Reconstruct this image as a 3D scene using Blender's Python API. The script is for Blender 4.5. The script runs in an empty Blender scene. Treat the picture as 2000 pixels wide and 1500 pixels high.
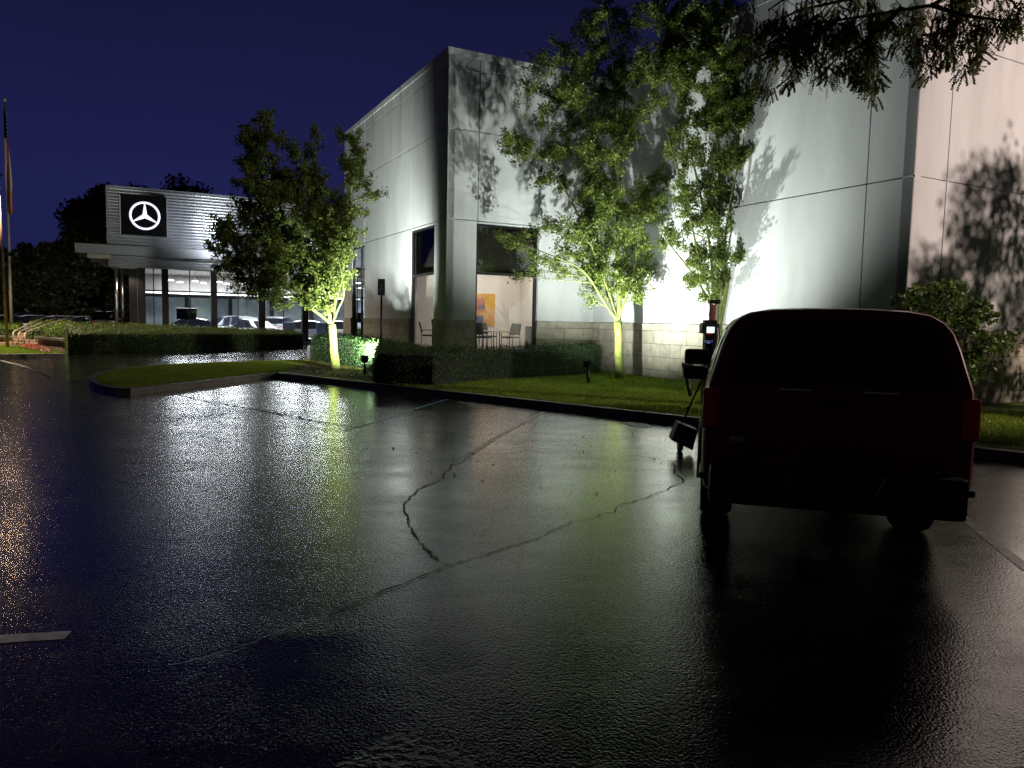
import bpy, bmesh, math, random
import numpy as np
from mathutils import Vector, Matrix
from mathutils.geometry import tessellate_polygon
random.seed(7); rng = np.random.default_rng(7)
SC = bpy.context.scene; COL = SC.collection
R = math.radians
# ------------------------------------------------------------------ survey frame (camera calibration of the real place, metres)
FPX = 1441.8; H = 1.8
AR = Vector((0.99977, 0.0018, 0.0214)); AU = Vector((-0.0214, 0.0828, 0.99634)); AF = Vector((0.0, 0.99657, -0.0828))
CAM = Vector((0, 0, H))
def ray(x, y): return AR*(x-1000) - AU*(y-750) + AF*FPX
def gp(x, y, z=0.0):
    d = ray(x, y); return CAM + d*((z-H)/d.z)
def pp(x, y, pt, n):
    d = ray(x, y); return CAM + d*((Vector(pt)-CAM).dot(n)/d.dot(n))
def dp(x, y, depth):
    d = ray(x, y); return CAM + d*(depth/d.y)
yaw = R(-27.62)
V = Vector((math.sin(yaw), math.cos(yaw), 0)); U = Vector((math.cos(yaw), -math.sin(yaw), 0)); Z = Vector((0, 0, 1))
K0 = Vector((-2.21, 24.1, 0))
def uv(a, b, z=0.0): return K0 + U*a + V*b + Z*z

# ------------------------------------------------------------------ helpers
def tag(o, label=None, cat=None, group=None, kind=None):
    if label: o['label'] = label
    if cat: o['category'] = cat
    if group: o['group'] = group
    if kind: o['kind'] = kind
    return o
def empty(name, loc=(0, 0, 0), rz=0.0, label=None, cat=None, group=None):
    o = bpy.data.objects.new(name, None); COL.objects.link(o); o.location = loc; o.rotation_euler = (0, 0, rz)
    o.empty_display_size = .2
    return tag(o, label, cat, group)
def basis(o):
    return Matrix.Translation(o.location) @ o.rotation_euler.to_matrix().to_4x4()
class MB:
    def __init__(s, M=None): s.v = []; s.f = []; s.M = M; s.smooth = False
    def add(s, vs, fs):
        b = len(s.v)
        if s.M is not None: vs = [s.M @ Vector(q) for q in vs]
        s.v += [tuple(q) for q in vs]; s.f += [tuple(b+i for i in f) for f in fs]; return s
    def box(s, x0, x1, y0, y1, z0, z1, T=None):
        vs = [Vector((x, y, z)) for z in (z0, z1) for y in (y0, y1) for x in (x0, x1)]
        if T is not None: vs = [T @ q for q in vs]
        return s.add(vs, [(0,2,3,1),(4,5,7,6),(0,1,5,4),(2,6,7,3),(0,4,6,2),(1,3,7,5)])
    def hexa(s, b, t):   # bottom 4 points, top 4 points (same order, counter-clockwise)
        n = len(b)
        return s.add(list(b)+list(t), [tuple(range(n))[::-1], tuple(range(n, 2*n))]+[(i, (i+1) % n, n+(i+1) % n, n+i) for i in range(n)])
    def cbox(s, x0, x1, y0, y1, z0, z1, c=.02, T=None):   # box with chamfered vertical+top edges
        bm = bmesh.new(); bmesh.ops.create_cube(bm, size=1)
        for w in bm.verts: w.co = Vector(((x0+x1)/2+w.co.x*(x1-x0), (y0+y1)/2+w.co.y*(y1-y0), (z0+z1)/2+w.co.z*(z1-z0)))
        bmesh.ops.bevel(bm, geom=bm.edges[:], offset=c, segments=2, affect='EDGES', profile=.6)
        bm.verts.ensure_lookup_table()
        vs = [(T @ w.co if T is not None else w.co.copy()) for w in bm.verts]; fs = [[w.index for w in f.verts] for f in bm.faces]
        bm.verts.index_update(); bm.free(); return s.add(vs, fs)
    def tube(s, pts, rad, n=8, cap=True):
        pts = [Vector(q) for q in pts]; m = len(pts)
        if not hasattr(rad, '__len__'): rad = [rad]*m
        vs = []; ref = Vector((0.13, 0.31, 0.94)).normalized()
        for i in range(m):
            d = (pts[min(i+1, m-1)]-pts[max(i-1, 0)]).normalized()
            a = d.cross(ref)
            if a.length < 1e-3: a = d.cross(Vector((1, 0, 0)))
            a.normalize(); b = d.cross(a)
            for k in range(n):
                t = 2*math.pi*k/n; vs.append(pts[i]+(a*math.cos(t)+b*math.sin(t))*rad[i])
        fs = [(i*n+k, i*n+(k+1) % n, (i+1)*n+(k+1) % n, (i+1)*n+k) for i in range(m-1) for k in range(n)]
        if cap: fs += [tuple(range(n)), tuple(range((m-1)*n, m*n))[::-1]]
        return s.add(vs, fs)
    def lathe(s, prof, c=(0, 0, 0), axis='z', n=24, T=None):
        vs = []
        for r_, h_ in prof:
            for k in range(n):
                t = 2*math.pi*k/n; x, y = r_*math.cos(t), r_*math.sin(t)
                q = Vector((x, y, h_)) if axis == 'z' else (Vector((h_, x, y)) if axis == 'x' else Vector((x, h_, y)))
                q = q+Vector(c); vs.append(T @ q if T is not None else q)
        m = len(prof)
        fs = [(i*n+k, i*n+(k+1) % n, (i+1)*n+(k+1) % n, (i+1)*n+k) for i in range(m-1) for k in range(n)]
        return s.add(vs, fs)
    def prism(s, poly, a, b, T=None, plane='xz'):   # polygon extruded from a to b
        def mk(p, h):
            q = Vector((p[0], h, p[1])) if plane == 'xz' else (Vector((h, p[0], p[1])) if plane == 'yz' else Vector((p[0], p[1], h)))
            return T @ q if T is not None else q
        n = len(poly)
        return s.add([mk(p, a) for p in poly]+[mk(p, b) for p in poly], [tuple(range(n)), tuple(range(n, 2*n))[::-1]]+[(i, n+i, n+(i+1) % n, (i+1) % n) for i in range(n)])
    def loft(s, secs, closed=True, caps=True):
        n = len(secs[0]); m = len(secs)
        vs = [q for c in secs for q in c]; fs = []
        for i in range(m-1):
            for k in range(n if closed else n-1):
                fs.append((i*n+k, i*n+(k+1) % n, (i+1)*n+(k+1) % n, (i+1)*n+k))
        if caps and closed: fs += [tuple(range(n))[::-1], tuple(range((m-1)*n, m*n))]
        return s.add(vs, fs)
    def build(s, name, mat, parent=None, smooth=False, fix=True, bevel=0, subsurf=0, angle=None):
        me = bpy.data.meshes.new(name); me.from_pydata(s.v, [], s.f)
        if fix:
            bm = bmesh.new(); bm.from_mesh(me); bmesh.ops.recalc_face_normals(bm, faces=bm.faces); bm.to_mesh(me); bm.free()
        me.materials.append(mat)
        if smooth: me.polygons.foreach_set('use_smooth', [True]*len(me.polygons))
        if angle:
            me.set_sharp_from_angle(angle=R(angle))
        o = bpy.data.objects.new(name, me); COL.objects.link(o)
        if parent is not None:
            o.parent = parent
            if parent.type == 'EMPTY': o.matrix_parent_inverse = basis(parent).inverted()
            else:
                o.matrix_parent_inverse = Matrix.Identity(4) if parent.parent is None else Matrix.Identity(4)
        if bevel:
            b = o.modifiers.new('b', 'BEVEL'); b.width = bevel; b.segments = 2; b.limit_method = 'ANGLE'
        if subsurf:
            q = o.modifiers.new('s', 'SUBSURF'); q.levels = q.render_levels = subsurf
        return o
def copy_tree(o, parent=None):
    c = o.copy(); COL.objects.link(c)
    if parent is not None:
        mi = o.matrix_parent_inverse.copy(); c.parent = parent; c.matrix_parent_inverse = mi
    for ch in list(o.children): copy_tree(ch, c)
    return c
# ------------------------------------------------------------------ materials
def mat(name, col, rough=.6, metal=0, coat=0, spec=.5, bump=None, vary=None, emit=None, es=0, trans=0, alpha=None):
    m = bpy.data.materials.new(name); m.use_nodes = True; nt = m.node_tree; N = nt.nodes; L = nt.links
    p = N['Principled BSDF']; p.inputs['Base Color'].default_value = (*col, 1); p.inputs['Roughness'].default_value = rough
    p.inputs['Metallic'].default_value = metal; p.inputs['Coat Weight'].default_value = coat; p.inputs['Specular IOR Level'].default_value = spec
    p.inputs['Coat Roughness'].default_value = .05
    if trans: p.inputs['Transmission Weight'].default_value = trans
    if emit: p.inputs['Emission Color'].default_value = (*emit, 1); p.inputs['Emission Strength'].default_value = es
    tc = N.new('ShaderNodeTexCoord')
    if vary:   # (scale, col2, detail)
        n = N.new('ShaderNodeTexNoise'); n.inputs['Scale'].default_value = vary[0]; n.inputs['Detail'].default_value = vary[2] if len(vary) > 2 else 4
        L.new(tc.outputs['Object'], n.inputs['Vector'])
        r = N.new('ShaderNodeValToRGB'); r.color_ramp.elements[0].position = .35; r.color_ramp.elements[1].position = .65
        r.color_ramp.elements[0].color = (*col, 1); r.color_ramp.elements[1].color = (*vary[1], 1)
        L.new(n.outputs['Fac'], r.inputs['Fac']); L.new(r.outputs['Color'], p.inputs['Base Color'])
    if bump:   # (scale, distance, detail)
        n = N.new('ShaderNodeTexNoise'); n.inputs['Scale'].default_value = bump[0]; n.inputs['Detail'].default_value = bump[2] if len(bump) > 2 else 3
        L.new(tc.outputs['Object'], n.inputs['Vector'])
        b = N.new('ShaderNodeBump'); b.inputs['Distance'].default_value = bump[1]; b.inputs['Strength'].default_value = 1
        L.new(n.outputs['Fac'], b.inputs['Height']); L.new(b.outputs['Normal'], p.inputs['Normal'])
    return m
def leafmat(name, c1, c2, sc=3.0, tr=.35, rough=.45):
    m = bpy.data.materials.new(name); m.use_nodes = True; nt = m.node_tree; N = nt.nodes; L = nt.links
    p = N['Principled BSDF']; p.inputs['Roughness'].default_value = rough; p.inputs['Specular IOR Level'].default_value = .35
    tc = N.new('ShaderNodeTexCoord'); n = N.new('ShaderNodeTexNoise'); n.inputs['Scale'].default_value = sc; n.inputs['Detail'].default_value = 5
    n.inputs['Roughness'].default_value = .75
    L.new(tc.outputs['Object'], n.inputs['Vector'])
    r = N.new('ShaderNodeValToRGB'); r.color_ramp.elements[0].position = .35; r.color_ramp.elements[1].position = .68
    r.color_ramp.elements[0].color = (*c1, 1); r.color_ramp.elements[1].color = (*c2, 1)
    L.new(n.outputs['Fac'], r.inputs['Fac']); L.new(r.outputs['Color'], p.inputs['Base Color'])
    t = N.new('ShaderNodeBsdfTranslucent'); L.new(r.outputs['Color'], t.inputs['Color'])
    mx = N.new('ShaderNodeMixShader'); mx.inputs[0].default_value = tr
    L.new(p.outputs[0], mx.inputs[1]); L.new(t.outputs[0], mx.inputs[2]); L.new(mx.outputs[0], N['Material Output'].inputs['Surface'])
    return m
def glassmat(name, tint=(.75, .8, .8), refl=.12, ior=1.6):
    m = bpy.data.materials.new(name); m.use_nodes = True; nt = m.node_tree; N = nt.nodes; L = nt.links
    N.remove(N['Principled BSDF'])
    t = N.new('ShaderNodeBsdfTransparent'); t.inputs[0].default_value = (*tint, 1)
    g = N.new('ShaderNodeBsdfGlossy'); g.inputs['Roughness'].default_value = .0; g.inputs['Color'].default_value = (1, 1, 1, 1)
    f = N.new('ShaderNodeFresnel'); f.inputs['IOR'].default_value = ior
    a = N.new('ShaderNodeMath'); a.operation = 'ADD'; a.inputs[1].default_value = refl; L.new(f.outputs[0], a.inputs[0])
    mx = N.new('ShaderNodeMixShader'); L.new(a.outputs[0], mx.inputs[0]); L.new(t.outputs[0], mx.inputs[1]); L.new(g.outputs[0], mx.inputs[2])
    L.new(mx.outputs[0], N['Material Output'].inputs['Surface'])
    return m
M = {}
def wallmat():
    m = mat('painted_stucco', (.60, .63, .64), .75, bump=(90, .004, 6)); nt = m.node_tree; N = nt.nodes; L = nt.links; p = N['Principled BSDF']
    tc = N['Texture Coordinate']
    mp = N.new('ShaderNodeMapping'); mp.inputs['Scale'].default_value = (1.0, 1.0, .25); L.new(tc.outputs['Object'], mp.inputs['Vector'])
    n = N.new('ShaderNodeTexNoise'); n.inputs['Scale'].default_value = 1.3; n.inputs['Detail'].default_value = 7; n.inputs['Roughness'].default_value = .62
    L.new(mp.outputs[0], n.inputs['Vector'])
    r = N.new('ShaderNodeValToRGB'); r.color_ramp.elements[0].position = .3; r.color_ramp.elements[1].position = .62
    r.color_ramp.elements[0].color = (.44, .465, .47, 1); r.color_ramp.elements[1].color = (.53, .56, .57, 1)
    L.new(n.outputs['Fac'], r.inputs['Fac'])
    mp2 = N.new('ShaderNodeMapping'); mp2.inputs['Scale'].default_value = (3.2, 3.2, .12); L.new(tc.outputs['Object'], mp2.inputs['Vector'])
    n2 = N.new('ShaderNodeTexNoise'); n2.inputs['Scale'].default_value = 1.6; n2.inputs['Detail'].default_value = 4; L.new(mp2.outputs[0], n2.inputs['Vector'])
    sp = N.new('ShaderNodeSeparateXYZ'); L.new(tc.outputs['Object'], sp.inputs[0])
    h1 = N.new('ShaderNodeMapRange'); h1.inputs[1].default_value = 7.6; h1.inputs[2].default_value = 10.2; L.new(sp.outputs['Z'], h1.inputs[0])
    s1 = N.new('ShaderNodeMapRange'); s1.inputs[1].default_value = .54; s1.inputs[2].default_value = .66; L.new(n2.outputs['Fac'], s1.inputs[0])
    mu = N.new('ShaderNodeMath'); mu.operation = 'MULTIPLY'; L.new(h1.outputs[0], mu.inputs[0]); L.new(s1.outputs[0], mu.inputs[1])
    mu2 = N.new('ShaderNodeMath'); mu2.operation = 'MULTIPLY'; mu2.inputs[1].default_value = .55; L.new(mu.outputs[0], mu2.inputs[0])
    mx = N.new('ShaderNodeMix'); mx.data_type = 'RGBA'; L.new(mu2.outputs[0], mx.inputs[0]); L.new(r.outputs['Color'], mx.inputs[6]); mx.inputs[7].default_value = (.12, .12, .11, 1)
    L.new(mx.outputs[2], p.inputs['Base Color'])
    return m
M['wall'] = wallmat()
def stonemat():
    m = mat('limestone_blocks', (.34, .32, .27), .8); nt = m.node_tree; N = nt.nodes; L = nt.links; p = N['Principled BSDF']
    tc = N['Texture Coordinate']
    sp = N.new('ShaderNodeSeparateXYZ'); L.new(tc.outputs['Object'], sp.inputs[0])
    # along-wall coordinate: dot with U+V so that both wall directions get running joints
    d = N.new('ShaderNodeVectorMath'); d.operation = 'DOT_PRODUCT'; L.new(tc.outputs['Object'], d.inputs[0]); w = U-V; d.inputs[1].default_value = tuple(w)
    cb = N.new('ShaderNodeCombineXYZ'); L.new(d.outputs['Value'], cb.inputs['X']); L.new(sp.outputs['Z'], cb.inputs['Y'])
    b = N.new('ShaderNodeTexBrick'); L.new(cb.outputs[0], b.inputs['Vector'])
    b.inputs['Scale'].default_value = 1.0; b.inputs['Brick Width'].default_value = .78; b.inputs['Row Height'].default_value = .41
    b.inputs['Mortar Size'].default_value = .007; b.inputs['Mortar Smooth'].default_value = .3; b.offset = .37; b.squash = .62; b.squash_frequency = 2
    b.inputs['Color1'].default_value = (.40, .385, .33, 1); b.inputs['Color2'].default_value = (.30, .285, .24, 1); b.inputs['Mortar'].default_value = (.13, .12, .10, 1)
    n = N.new('ShaderNodeTexNoise'); n.inputs['Scale'].default_value = 3.5; n.inputs['Detail'].default_value = 8; n.inputs['Roughness'].default_value = .7
    L.new(tc.outputs['Object'], n.inputs['Vector'])
    r = N.new('ShaderNodeValToRGB'); r.color_ramp.elements[0].color = (.55, .55, .5, 1); r.color_ramp.elements[1].color = (1.15, 1.12, 1.05, 1); r.color_ramp.elements[0].position = .3; r.color_ramp.elements[1].position = .7
    L.new(n.outputs['Fac'], r.inputs['Fac'])
    mx = N.new('ShaderNodeMix'); mx.data_type = 'RGBA'; mx.blend_type = 'MULTIPLY'; mx.inputs[0].default_value = .9
    L.new(b.outputs['Color'], mx.inputs[6]); L.new(r.outputs['Color'], mx.inputs[7]); L.new(mx.outputs[2], p.inputs['Base Color'])
    bp = N.new('ShaderNodeBump'); bp.inputs['Distance'].default_value = .012; bp.invert = True
    L.new(b.outputs['Fac'], bp.inputs['Height'])
    bp2 = N.new('ShaderNodeBump'); bp2.inputs['Distance'].default_value = .008; L.new(n.outputs['Fac'], bp2.inputs['Height']); L.new(bp.outputs[0], bp2.inputs['Normal'])
    L.new(bp2.outputs[0], p.inputs['Normal'])
    return m
M['stone'] = stonemat()
def asphaltmat():
    m = bpy.data.materials.new('wet_asphalt'); m.use_nodes = True; nt = m.node_tree; N = nt.nodes; L = nt.links; p = N['Principled BSDF']
    tc = N.new('ShaderNodeTexCoord')
    def noise(sc, det=3, ro=.5, stretch=None):
        n = N.new('ShaderNodeTexNoise'); n.inputs['Scale'].default_value = sc; n.inputs['Detail'].default_value = det; n.inputs['Roughness'].default_value = ro
        if stretch:
            mp = N.new('ShaderNodeMapping'); mp.inputs['Scale'].default_value = stretch; L.new(tc.outputs['Object'], mp.inputs['Vector']); L.new(mp.outputs[0], n.inputs['Vector'])
        else: L.new(tc.outputs['Object'], n.inputs['Vector'])
        return n
    def rmap(src, a, b, c, d):
        r = N.new('ShaderNodeMapRange'); r.inputs[1].default_value = a; r.inputs[2].default_value = b; r.inputs[3].default_value = c; r.inputs[4].default_value = d
        L.new(src, r.inputs[0]); return r.outputs[0]
    def mth(op, a, b):
        q = N.new('ShaderNodeMath'); q.operation = op
        for i, t in enumerate((a, b)):
            if isinstance(t, (int, float)): q.inputs[i].default_value = t
            else: L.new(t, q.inputs[i])
        return q.outputs[0]
    big = noise(.28, 5, .6); med = noise(2.1, 6, .65); fine = noise(46, 3, .6); grit = noise(120, 3, .65); str_ = noise(1.0, 5, .6, (.5, 2.2, 1))
    vor = N.new('ShaderNodeTexVoronoi'); vor.inputs['Scale'].default_value = 70; L.new(tc.outputs['Object'], vor.inputs['Vector'])
    # branching hairline cracks
    dn = noise(1.3, 6, .7); dv = N.new('ShaderNodeVectorMath'); dv.operation = 'SCALE'; dv.inputs['Scale'].default_value = .55; L.new(dn.outputs['Color'], dv.inputs[0])
    da = N.new('ShaderNodeVectorMath'); da.operation = 'ADD'; L.new(tc.outputs['Object'], da.inputs[0]); L.new(dv.outputs[0], da.inputs[1])
    cr = N.new('ShaderNodeTexVoronoi'); cr.feature = 'DISTANCE_TO_EDGE'; cr.inputs['Scale'].default_value = .42; L.new(da.outputs[0], cr.inputs['Vector'])
    crack = mth('MULTIPLY', rmap(cr.outputs['Distance'], .0, .006, 1.0, 0.0), rmap(big.outputs['Fac'], .53, .62, 0.0, 1.0))
    dirt = rmap(med.outputs['Fac'], .35, .70, 0.0, 1.0)
    col = N.new('ShaderNodeValToRGB'); col.color_ramp.elements[0].color = (.007, .007, .008, 1); col.color_ramp.elements[1].color = (.026, .025, .024, 1)
    v2 = N.new('ShaderNodeTexVoronoi'); v2.inputs['Scale'].default_value = 105; L.new(tc.outputs['Object'], v2.inputs['Vector'])
    sc2 = N.new('ShaderNodeSeparateColor'); L.new(v2.outputs['Color'], sc2.inputs[0])
    stone = rmap(sc2.outputs[0], .55, 1.0, .45, 3.2)  # stone tones vary, pale ones also carry the wet sparkle in the colour
    L.new(mth('MULTIPLY', dirt, mth('SUBTRACT', 1.0, crack)), col.inputs['Fac'])
    cs_ = N.new('ShaderNodeVectorMath'); cs_.operation = 'SCALE'; L.new(col.outputs['Color'], cs_.inputs[0]); L.new(stone, cs_.inputs['Scale']); L.new(cs_.outputs[0], p.inputs['Base Color'])
    wet = rmap(mth('ADD', mth('MULTIPLY', big.outputs['Fac'], .5), mth('ADD', mth('MULTIPLY', med.outputs['Fac'], .25), mth('MULTIPLY', str_.outputs['Fac'], .25))), .38, .62, 0.0, 1.0)   # 1 = drier, coarser
    L.new(mth('ADD', mth('ADD', .055, mth('MULTIPLY', wet, .07)), mth('MULTIPLY', crack, .12)), p.inputs['Roughness'])
    L.new(mth('SUBTRACT', mth('ADD', .26, mth('MULTIPLY', grit.outputs['Fac'], .5)), mth('MULTIPLY', crack, .5)), p.inputs['Specular IOR Level'])
    agg = mth('ADD', mth('MULTIPLY', vor.outputs['Distance'], -.0017), mth('ADD', mth('MULTIPLY', fine.outputs['Fac'], .0023), mth('MULTIPLY', grit.outputs['Fac'], .0009)))
    h = mth('MULTIPLY', agg, mth('ADD', .45, mth('MULTIPLY', wet, .95)))
    h = mth('ADD', mth('SUBTRACT', h, mth('MULTIPLY', crack, .004)), mth('MULTIPLY', med.outputs['Fac'], .0015))
    b = N.new('ShaderNodeBump'); b.inputs['Distance'].default_value = 1.0; b.inputs['Strength'].default_value = 1.0
    L.new(h, b.inputs['Height']); L.new(b.outputs['Normal'], p.inputs['Normal'])
    b2 = N.new('ShaderNodeBump'); b2.inputs['Distance'].default_value = .45; b2.inputs['Strength'].default_value = 1.0     # smoother film of water over the stone
    L.new(h, b2.inputs['Height']); L.new(b2.outputs['Normal'], p.inputs['Coat Normal']); p.inputs['Coat IOR'].default_value = 1.5; p.inputs['Coat Roughness'].default_value = .06
    L.new(mth('SUBTRACT', 1.0, mth('MULTIPLY', wet, .45)), p.inputs['Coat Weight'])
    return m
M['asphalt'] = asphaltmat()
M['coarse'] = mat('coarse_wet_asphalt', (.011, .011, .012), .2, spec=.6, bump=(30, .012, 5))
M['concrete'] = mat('kerb_concrete', (.085, .08, .07), .5, bump=(40, .006, 6), vary=(4, (.14, .132, .115), 8))
M['kerbface'] = mat('kerb_face', (.10, .095, .09), .5, bump=(30, .006, 6), vary=(5, (.15, .14, .13), 6))
M['soil'] = mat('lawn_soil', (.09, .145, .02), .9, bump=(25, .03, 5), vary=(2.2, (.15, .23, .03), 6))
M['mulch'] = mat('wet_mulch', (.035, .022, .014), .6, bump=(30, .03, 6), vary=(14, (.07, .045, .025), 6))
M['grass'] = leafmat('grass_blade', (.15, .235, .024), (.25, .34, .042), 1.2, .5, .5)
M['leaf'] = leafmat('pear_leaf', (.075, .112, .022), (.175, .23, .045), 2.2, .42)
M['leafdark'] = leafmat('locust_leaf', (.09, .11, .03), (.16, .18, .05), 2.2, .3)
M['leafshrub'] = leafmat('shrub_leaf', (.08, .15, .025), (.16, .25, .045), 3.0, .3, .35)
M['hedge'] = leafmat('yew_hedge', (.022, .06, .018), (.055, .115, .028), 2.2, .2)
M['hedgelight'] = leafmat('boxwood_hedge', (.07, .12, .02), (.18, .25, .035), 2.5, .25)
M['farleaf'] = leafmat('far_foliage', (.03, .035, .018), (.06, .065, .03), .6, .2)
M['hcore'] = mat('hedge_core', (.012, .022, .010), .95)
M['bark'] = mat('mossy_bark', (.10, .13, .022), .85, bump=(26, .02, 8), vary=(9, (.19, .23, .045), 8))
M['limb'] = mat('young_bark', (.06, .075, .018), .85, bump=(26, .01, 6), vary=(5, (.12, .145, .035), 6))
M['barkdark'] = mat('dark_bark', (.06, .05, .04), .85, bump=(26, .02, 8))
M['black'] = mat('black_metal', (.012, .012, .013), .38, .3, bump=(200, .0004))
M['frame'] = mat('dark_window_frame', (.022, .021, .022), .4, .5)
M['glass'] = glassmat('window_glass', (.86, .88, .88), .07)
M['sideglazing'] = glassmat('side_window_glass', (.86, .88, .88), .0, 1.22)
M['showglass'] = glassmat('showroom_glass', (.88, .92, .94), .05)
M['cladding'] = mat('silver_cladding', (.50, .52, .56), .32, .75, vary=(1.5, (.58, .60, .63), 5))
M['fascia'] = mat('grey_fascia', (.24, .25, .27), .5, .3, bump=(30, .002))
M['darkpanel'] = mat('charcoal_panel', (.009, .009, .010), .6, spec=.2, vary=(2, (.014, .013, .014)))
M['cream'] = mat('cream_soffit', (.42, .38, .30), .6, bump=(20, .003))
M['steel'] = mat('stainless_post', (.5, .48, .45), .28, .9)
M['signblack'] = mat('sign_black', (.003, .003, .004), .7, spec=.1)
M['signlit'] = mat('emblem_lit', (.8, .8, .85), .4, emit=(.86, .86, 1.0), es=.92)
M['signedge'] = mat('sign_edge', (.7, .7, .72), .3, .6)
M['iwall'] = mat('interior_plaster', (.62, .56, .51), .8, bump=(60, .001), vary=(1.0, (.66, .60, .55)))
M['ifloor'] = mat('interior_floor', (.35, .33, .30), .3, vary=(3, (.42, .40, .36)))
M['idark'] = mat('bulkhead_dark', (.02, .018, .017), .9, spec=0, bump=(30, .003))
M['swall'] = mat('showroom_wall', (.22, .27, .29), .35, vary=(.9, (.10, .13, .15), 4))
M['sceil'] = mat('showroom_ceiling', (.13, .12, .11), .7, vary=(.7, (.16, .15, .14), 2))
M['sfloor'] = mat('showroom_floor', (.62, .62, .60), .12, vary=(1, (.7, .7, .68)))
M['lamp'] = mat('lamp_diffuser', (.9, .9, .9), .4, emit=(1, .97, .9), es=7)
M['cove'] = mat('cove_lamp', (.9, .9, .9), .4, emit=(.92, .97, 1.0), es=.85)
M['lampoff'] = mat('floodlight_lens', (.8, .85, .8), .2, emit=(.9, 1, .85), es=9)
M['linewhite'] = mat('worn_white_line', (.78, .78, .74), .25, spec=.6, bump=(50, .002, 5), vary=(7, (.42, .42, .39), 9))
M['lineblue'] = mat('worn_blue_line', (.08, .24, .36), .22, spec=.6, bump=(50, .002, 5), vary=(10, (.14, .34, .48), 9))
M['tar'] = mat('tar_seam', (.006, .006, .006), .42, spec=.25, bump=(40, .01, 5))
M['wetpatch'] = mat('puddle_water', (.008, .008, .009), .06, spec=.6, bump=(6, .0015, 2))
M['maroon'] = mat('maroon_paint', (.20, .010, .016), .4, .1, coat=.3, spec=.45, bump=(700, .0001))
M['tint'] = mat('tinted_glass', (.006, .008, .014), .06, spec=.4)
M['sideglass'] = mat('side_glass_lit', (.30, .33, .30), .22, .6, bump=(60, .002, 6))  # pale grey-green stands in for the bright wall mirrored in the left glass
M['plastic'] = mat('black_plastic', (.014, .014, .015), .5, bump=(250, .0005))
M['rubber'] = mat('tyre_rubber', (.012, .012, .012), .75, bump=(40, .006))
M['rim'] = mat('alloy_rim', (.45, .45, .46), .3, .9)
M['redlens'] = mat('red_lens', (.75, .02, .02), .15, coat=.6, bump=(30, .002))
M['chrome'] = mat('chrome_trim', (.62, .62, .64), .14, 1.0)
M['badge'] = mat('sticker_silver', (.55, .55, .62), .4, .2)
M['plate'] = mat('plate_black', (.002, .002, .002), .8, spec=.1)
M['screen'] = mat('charger_screen', (.6, .8, .9), .3, emit=(.72, .93, 1.0), es=1.3)
M['iconblue'] = mat('charger_icon', (.1, .2, .8), .3, emit=(.25, .35, 1.0), es=.9)
M['textred'] = mat('charger_text', (.7, .05, .02), .4, emit=(.9, .08, .03), es=.35)
M['rustred'] = mat('red_brown_paint', (.13, .035, .022), .5, bump=(30, .003), vary=(6, (.2, .06, .035)))
M['pale'] = mat('pale_plastic', (.55, .52, .48), .5)
M['cartgrey'] = mat('grey_board', (.12, .115, .17), .5, vary=(5, (.15, .145, .2)))
M['wood'] = mat('handle_wood', (.28, .20, .10), .55, bump=(60, .002))
M['chairblack'] = mat('chair_fabric', (.025, .03, .03), .8, bump=(150, .002))
M['table'] = mat('table_white', (.6, .57, .53), .4)
M['orange'] = mat('canvas_orange', (.50, .17, .03), .7, vary=(2.5, (.6, .38, .05), 2))
M['canred'] = mat('canvas_rust', (.38, .10, .05), .7); M['canblue'] = mat('canvas_blue', (.06, .08, .16), .7)
M['brick'] = mat('retaining_brick', (.20, .13, .09), .8, bump=(14, .02, 5), vary=(6, (.28, .2, .14), 6))
M['flower'] = leafmat('red_flowers', (.22, .03, .02), (.32, .09, .03), 3, .2)
M['litter'] = leafmat('fallen_leaves', (.16, .06, .03), (.25, .20, .06), 6, .2)
M['rail'] = mat('rail_metal', (.40, .32, .25), .45, .4)
M['pole'] = mat('brown_pole', (.20, .12, .08), .45, .3)
M['flagpole'] = mat('flagpole_aluminium', (.45, .42, .38), .35, .6)
M['signback'] = mat('sign_back_face', (.03, .032, .035), .7, 0, spec=.2, bump=(20, .002))
M['warmlens'] = mat('warm_lens', (.9, .7, .5), .3, emit=(1, .72, .45), es=70)
M['star'] = mat('flag_white', (.6, .58, .58), .8)

# ------------------------------------------------------------------ ground
def sheet(name, pts, z, m, kind='structure', parent=None):
    tri = tessellate_polygon([[Vector((p[0], p[1], 0)) for p in pts]])
    b = MB(); b.add([(p[0], p[1], z) for p in pts], [tuple(t) for t in tri])
    o = b.build(name, m, parent, fix=True)
    me = o.data
    if me.polygons[0].normal.z < 0: me.flip_normals()
    if kind: o['kind'] = kind
    return o
def inpoly(x, y, P):
    c = np.zeros(len(x), bool); n = len(P)
    for i in range(n):
        x1, y1 = P[i][0], P[i][1]; x2, y2 = P[(i+1) % n][0], P[(i+1) % n][1]
        k = (y1 > y) != (y2 > y)
        with np.errstate(all='ignore'): t = x < (x2-x1)*(y-y1)/((y2-y1)+1e-12)+x1
        c ^= (k & t)
    return c
sheet('parking_lot', [(-900, -60), (900, -60), (900, 1200), (-900, 1200)], 0, M['asphalt'])
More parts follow.
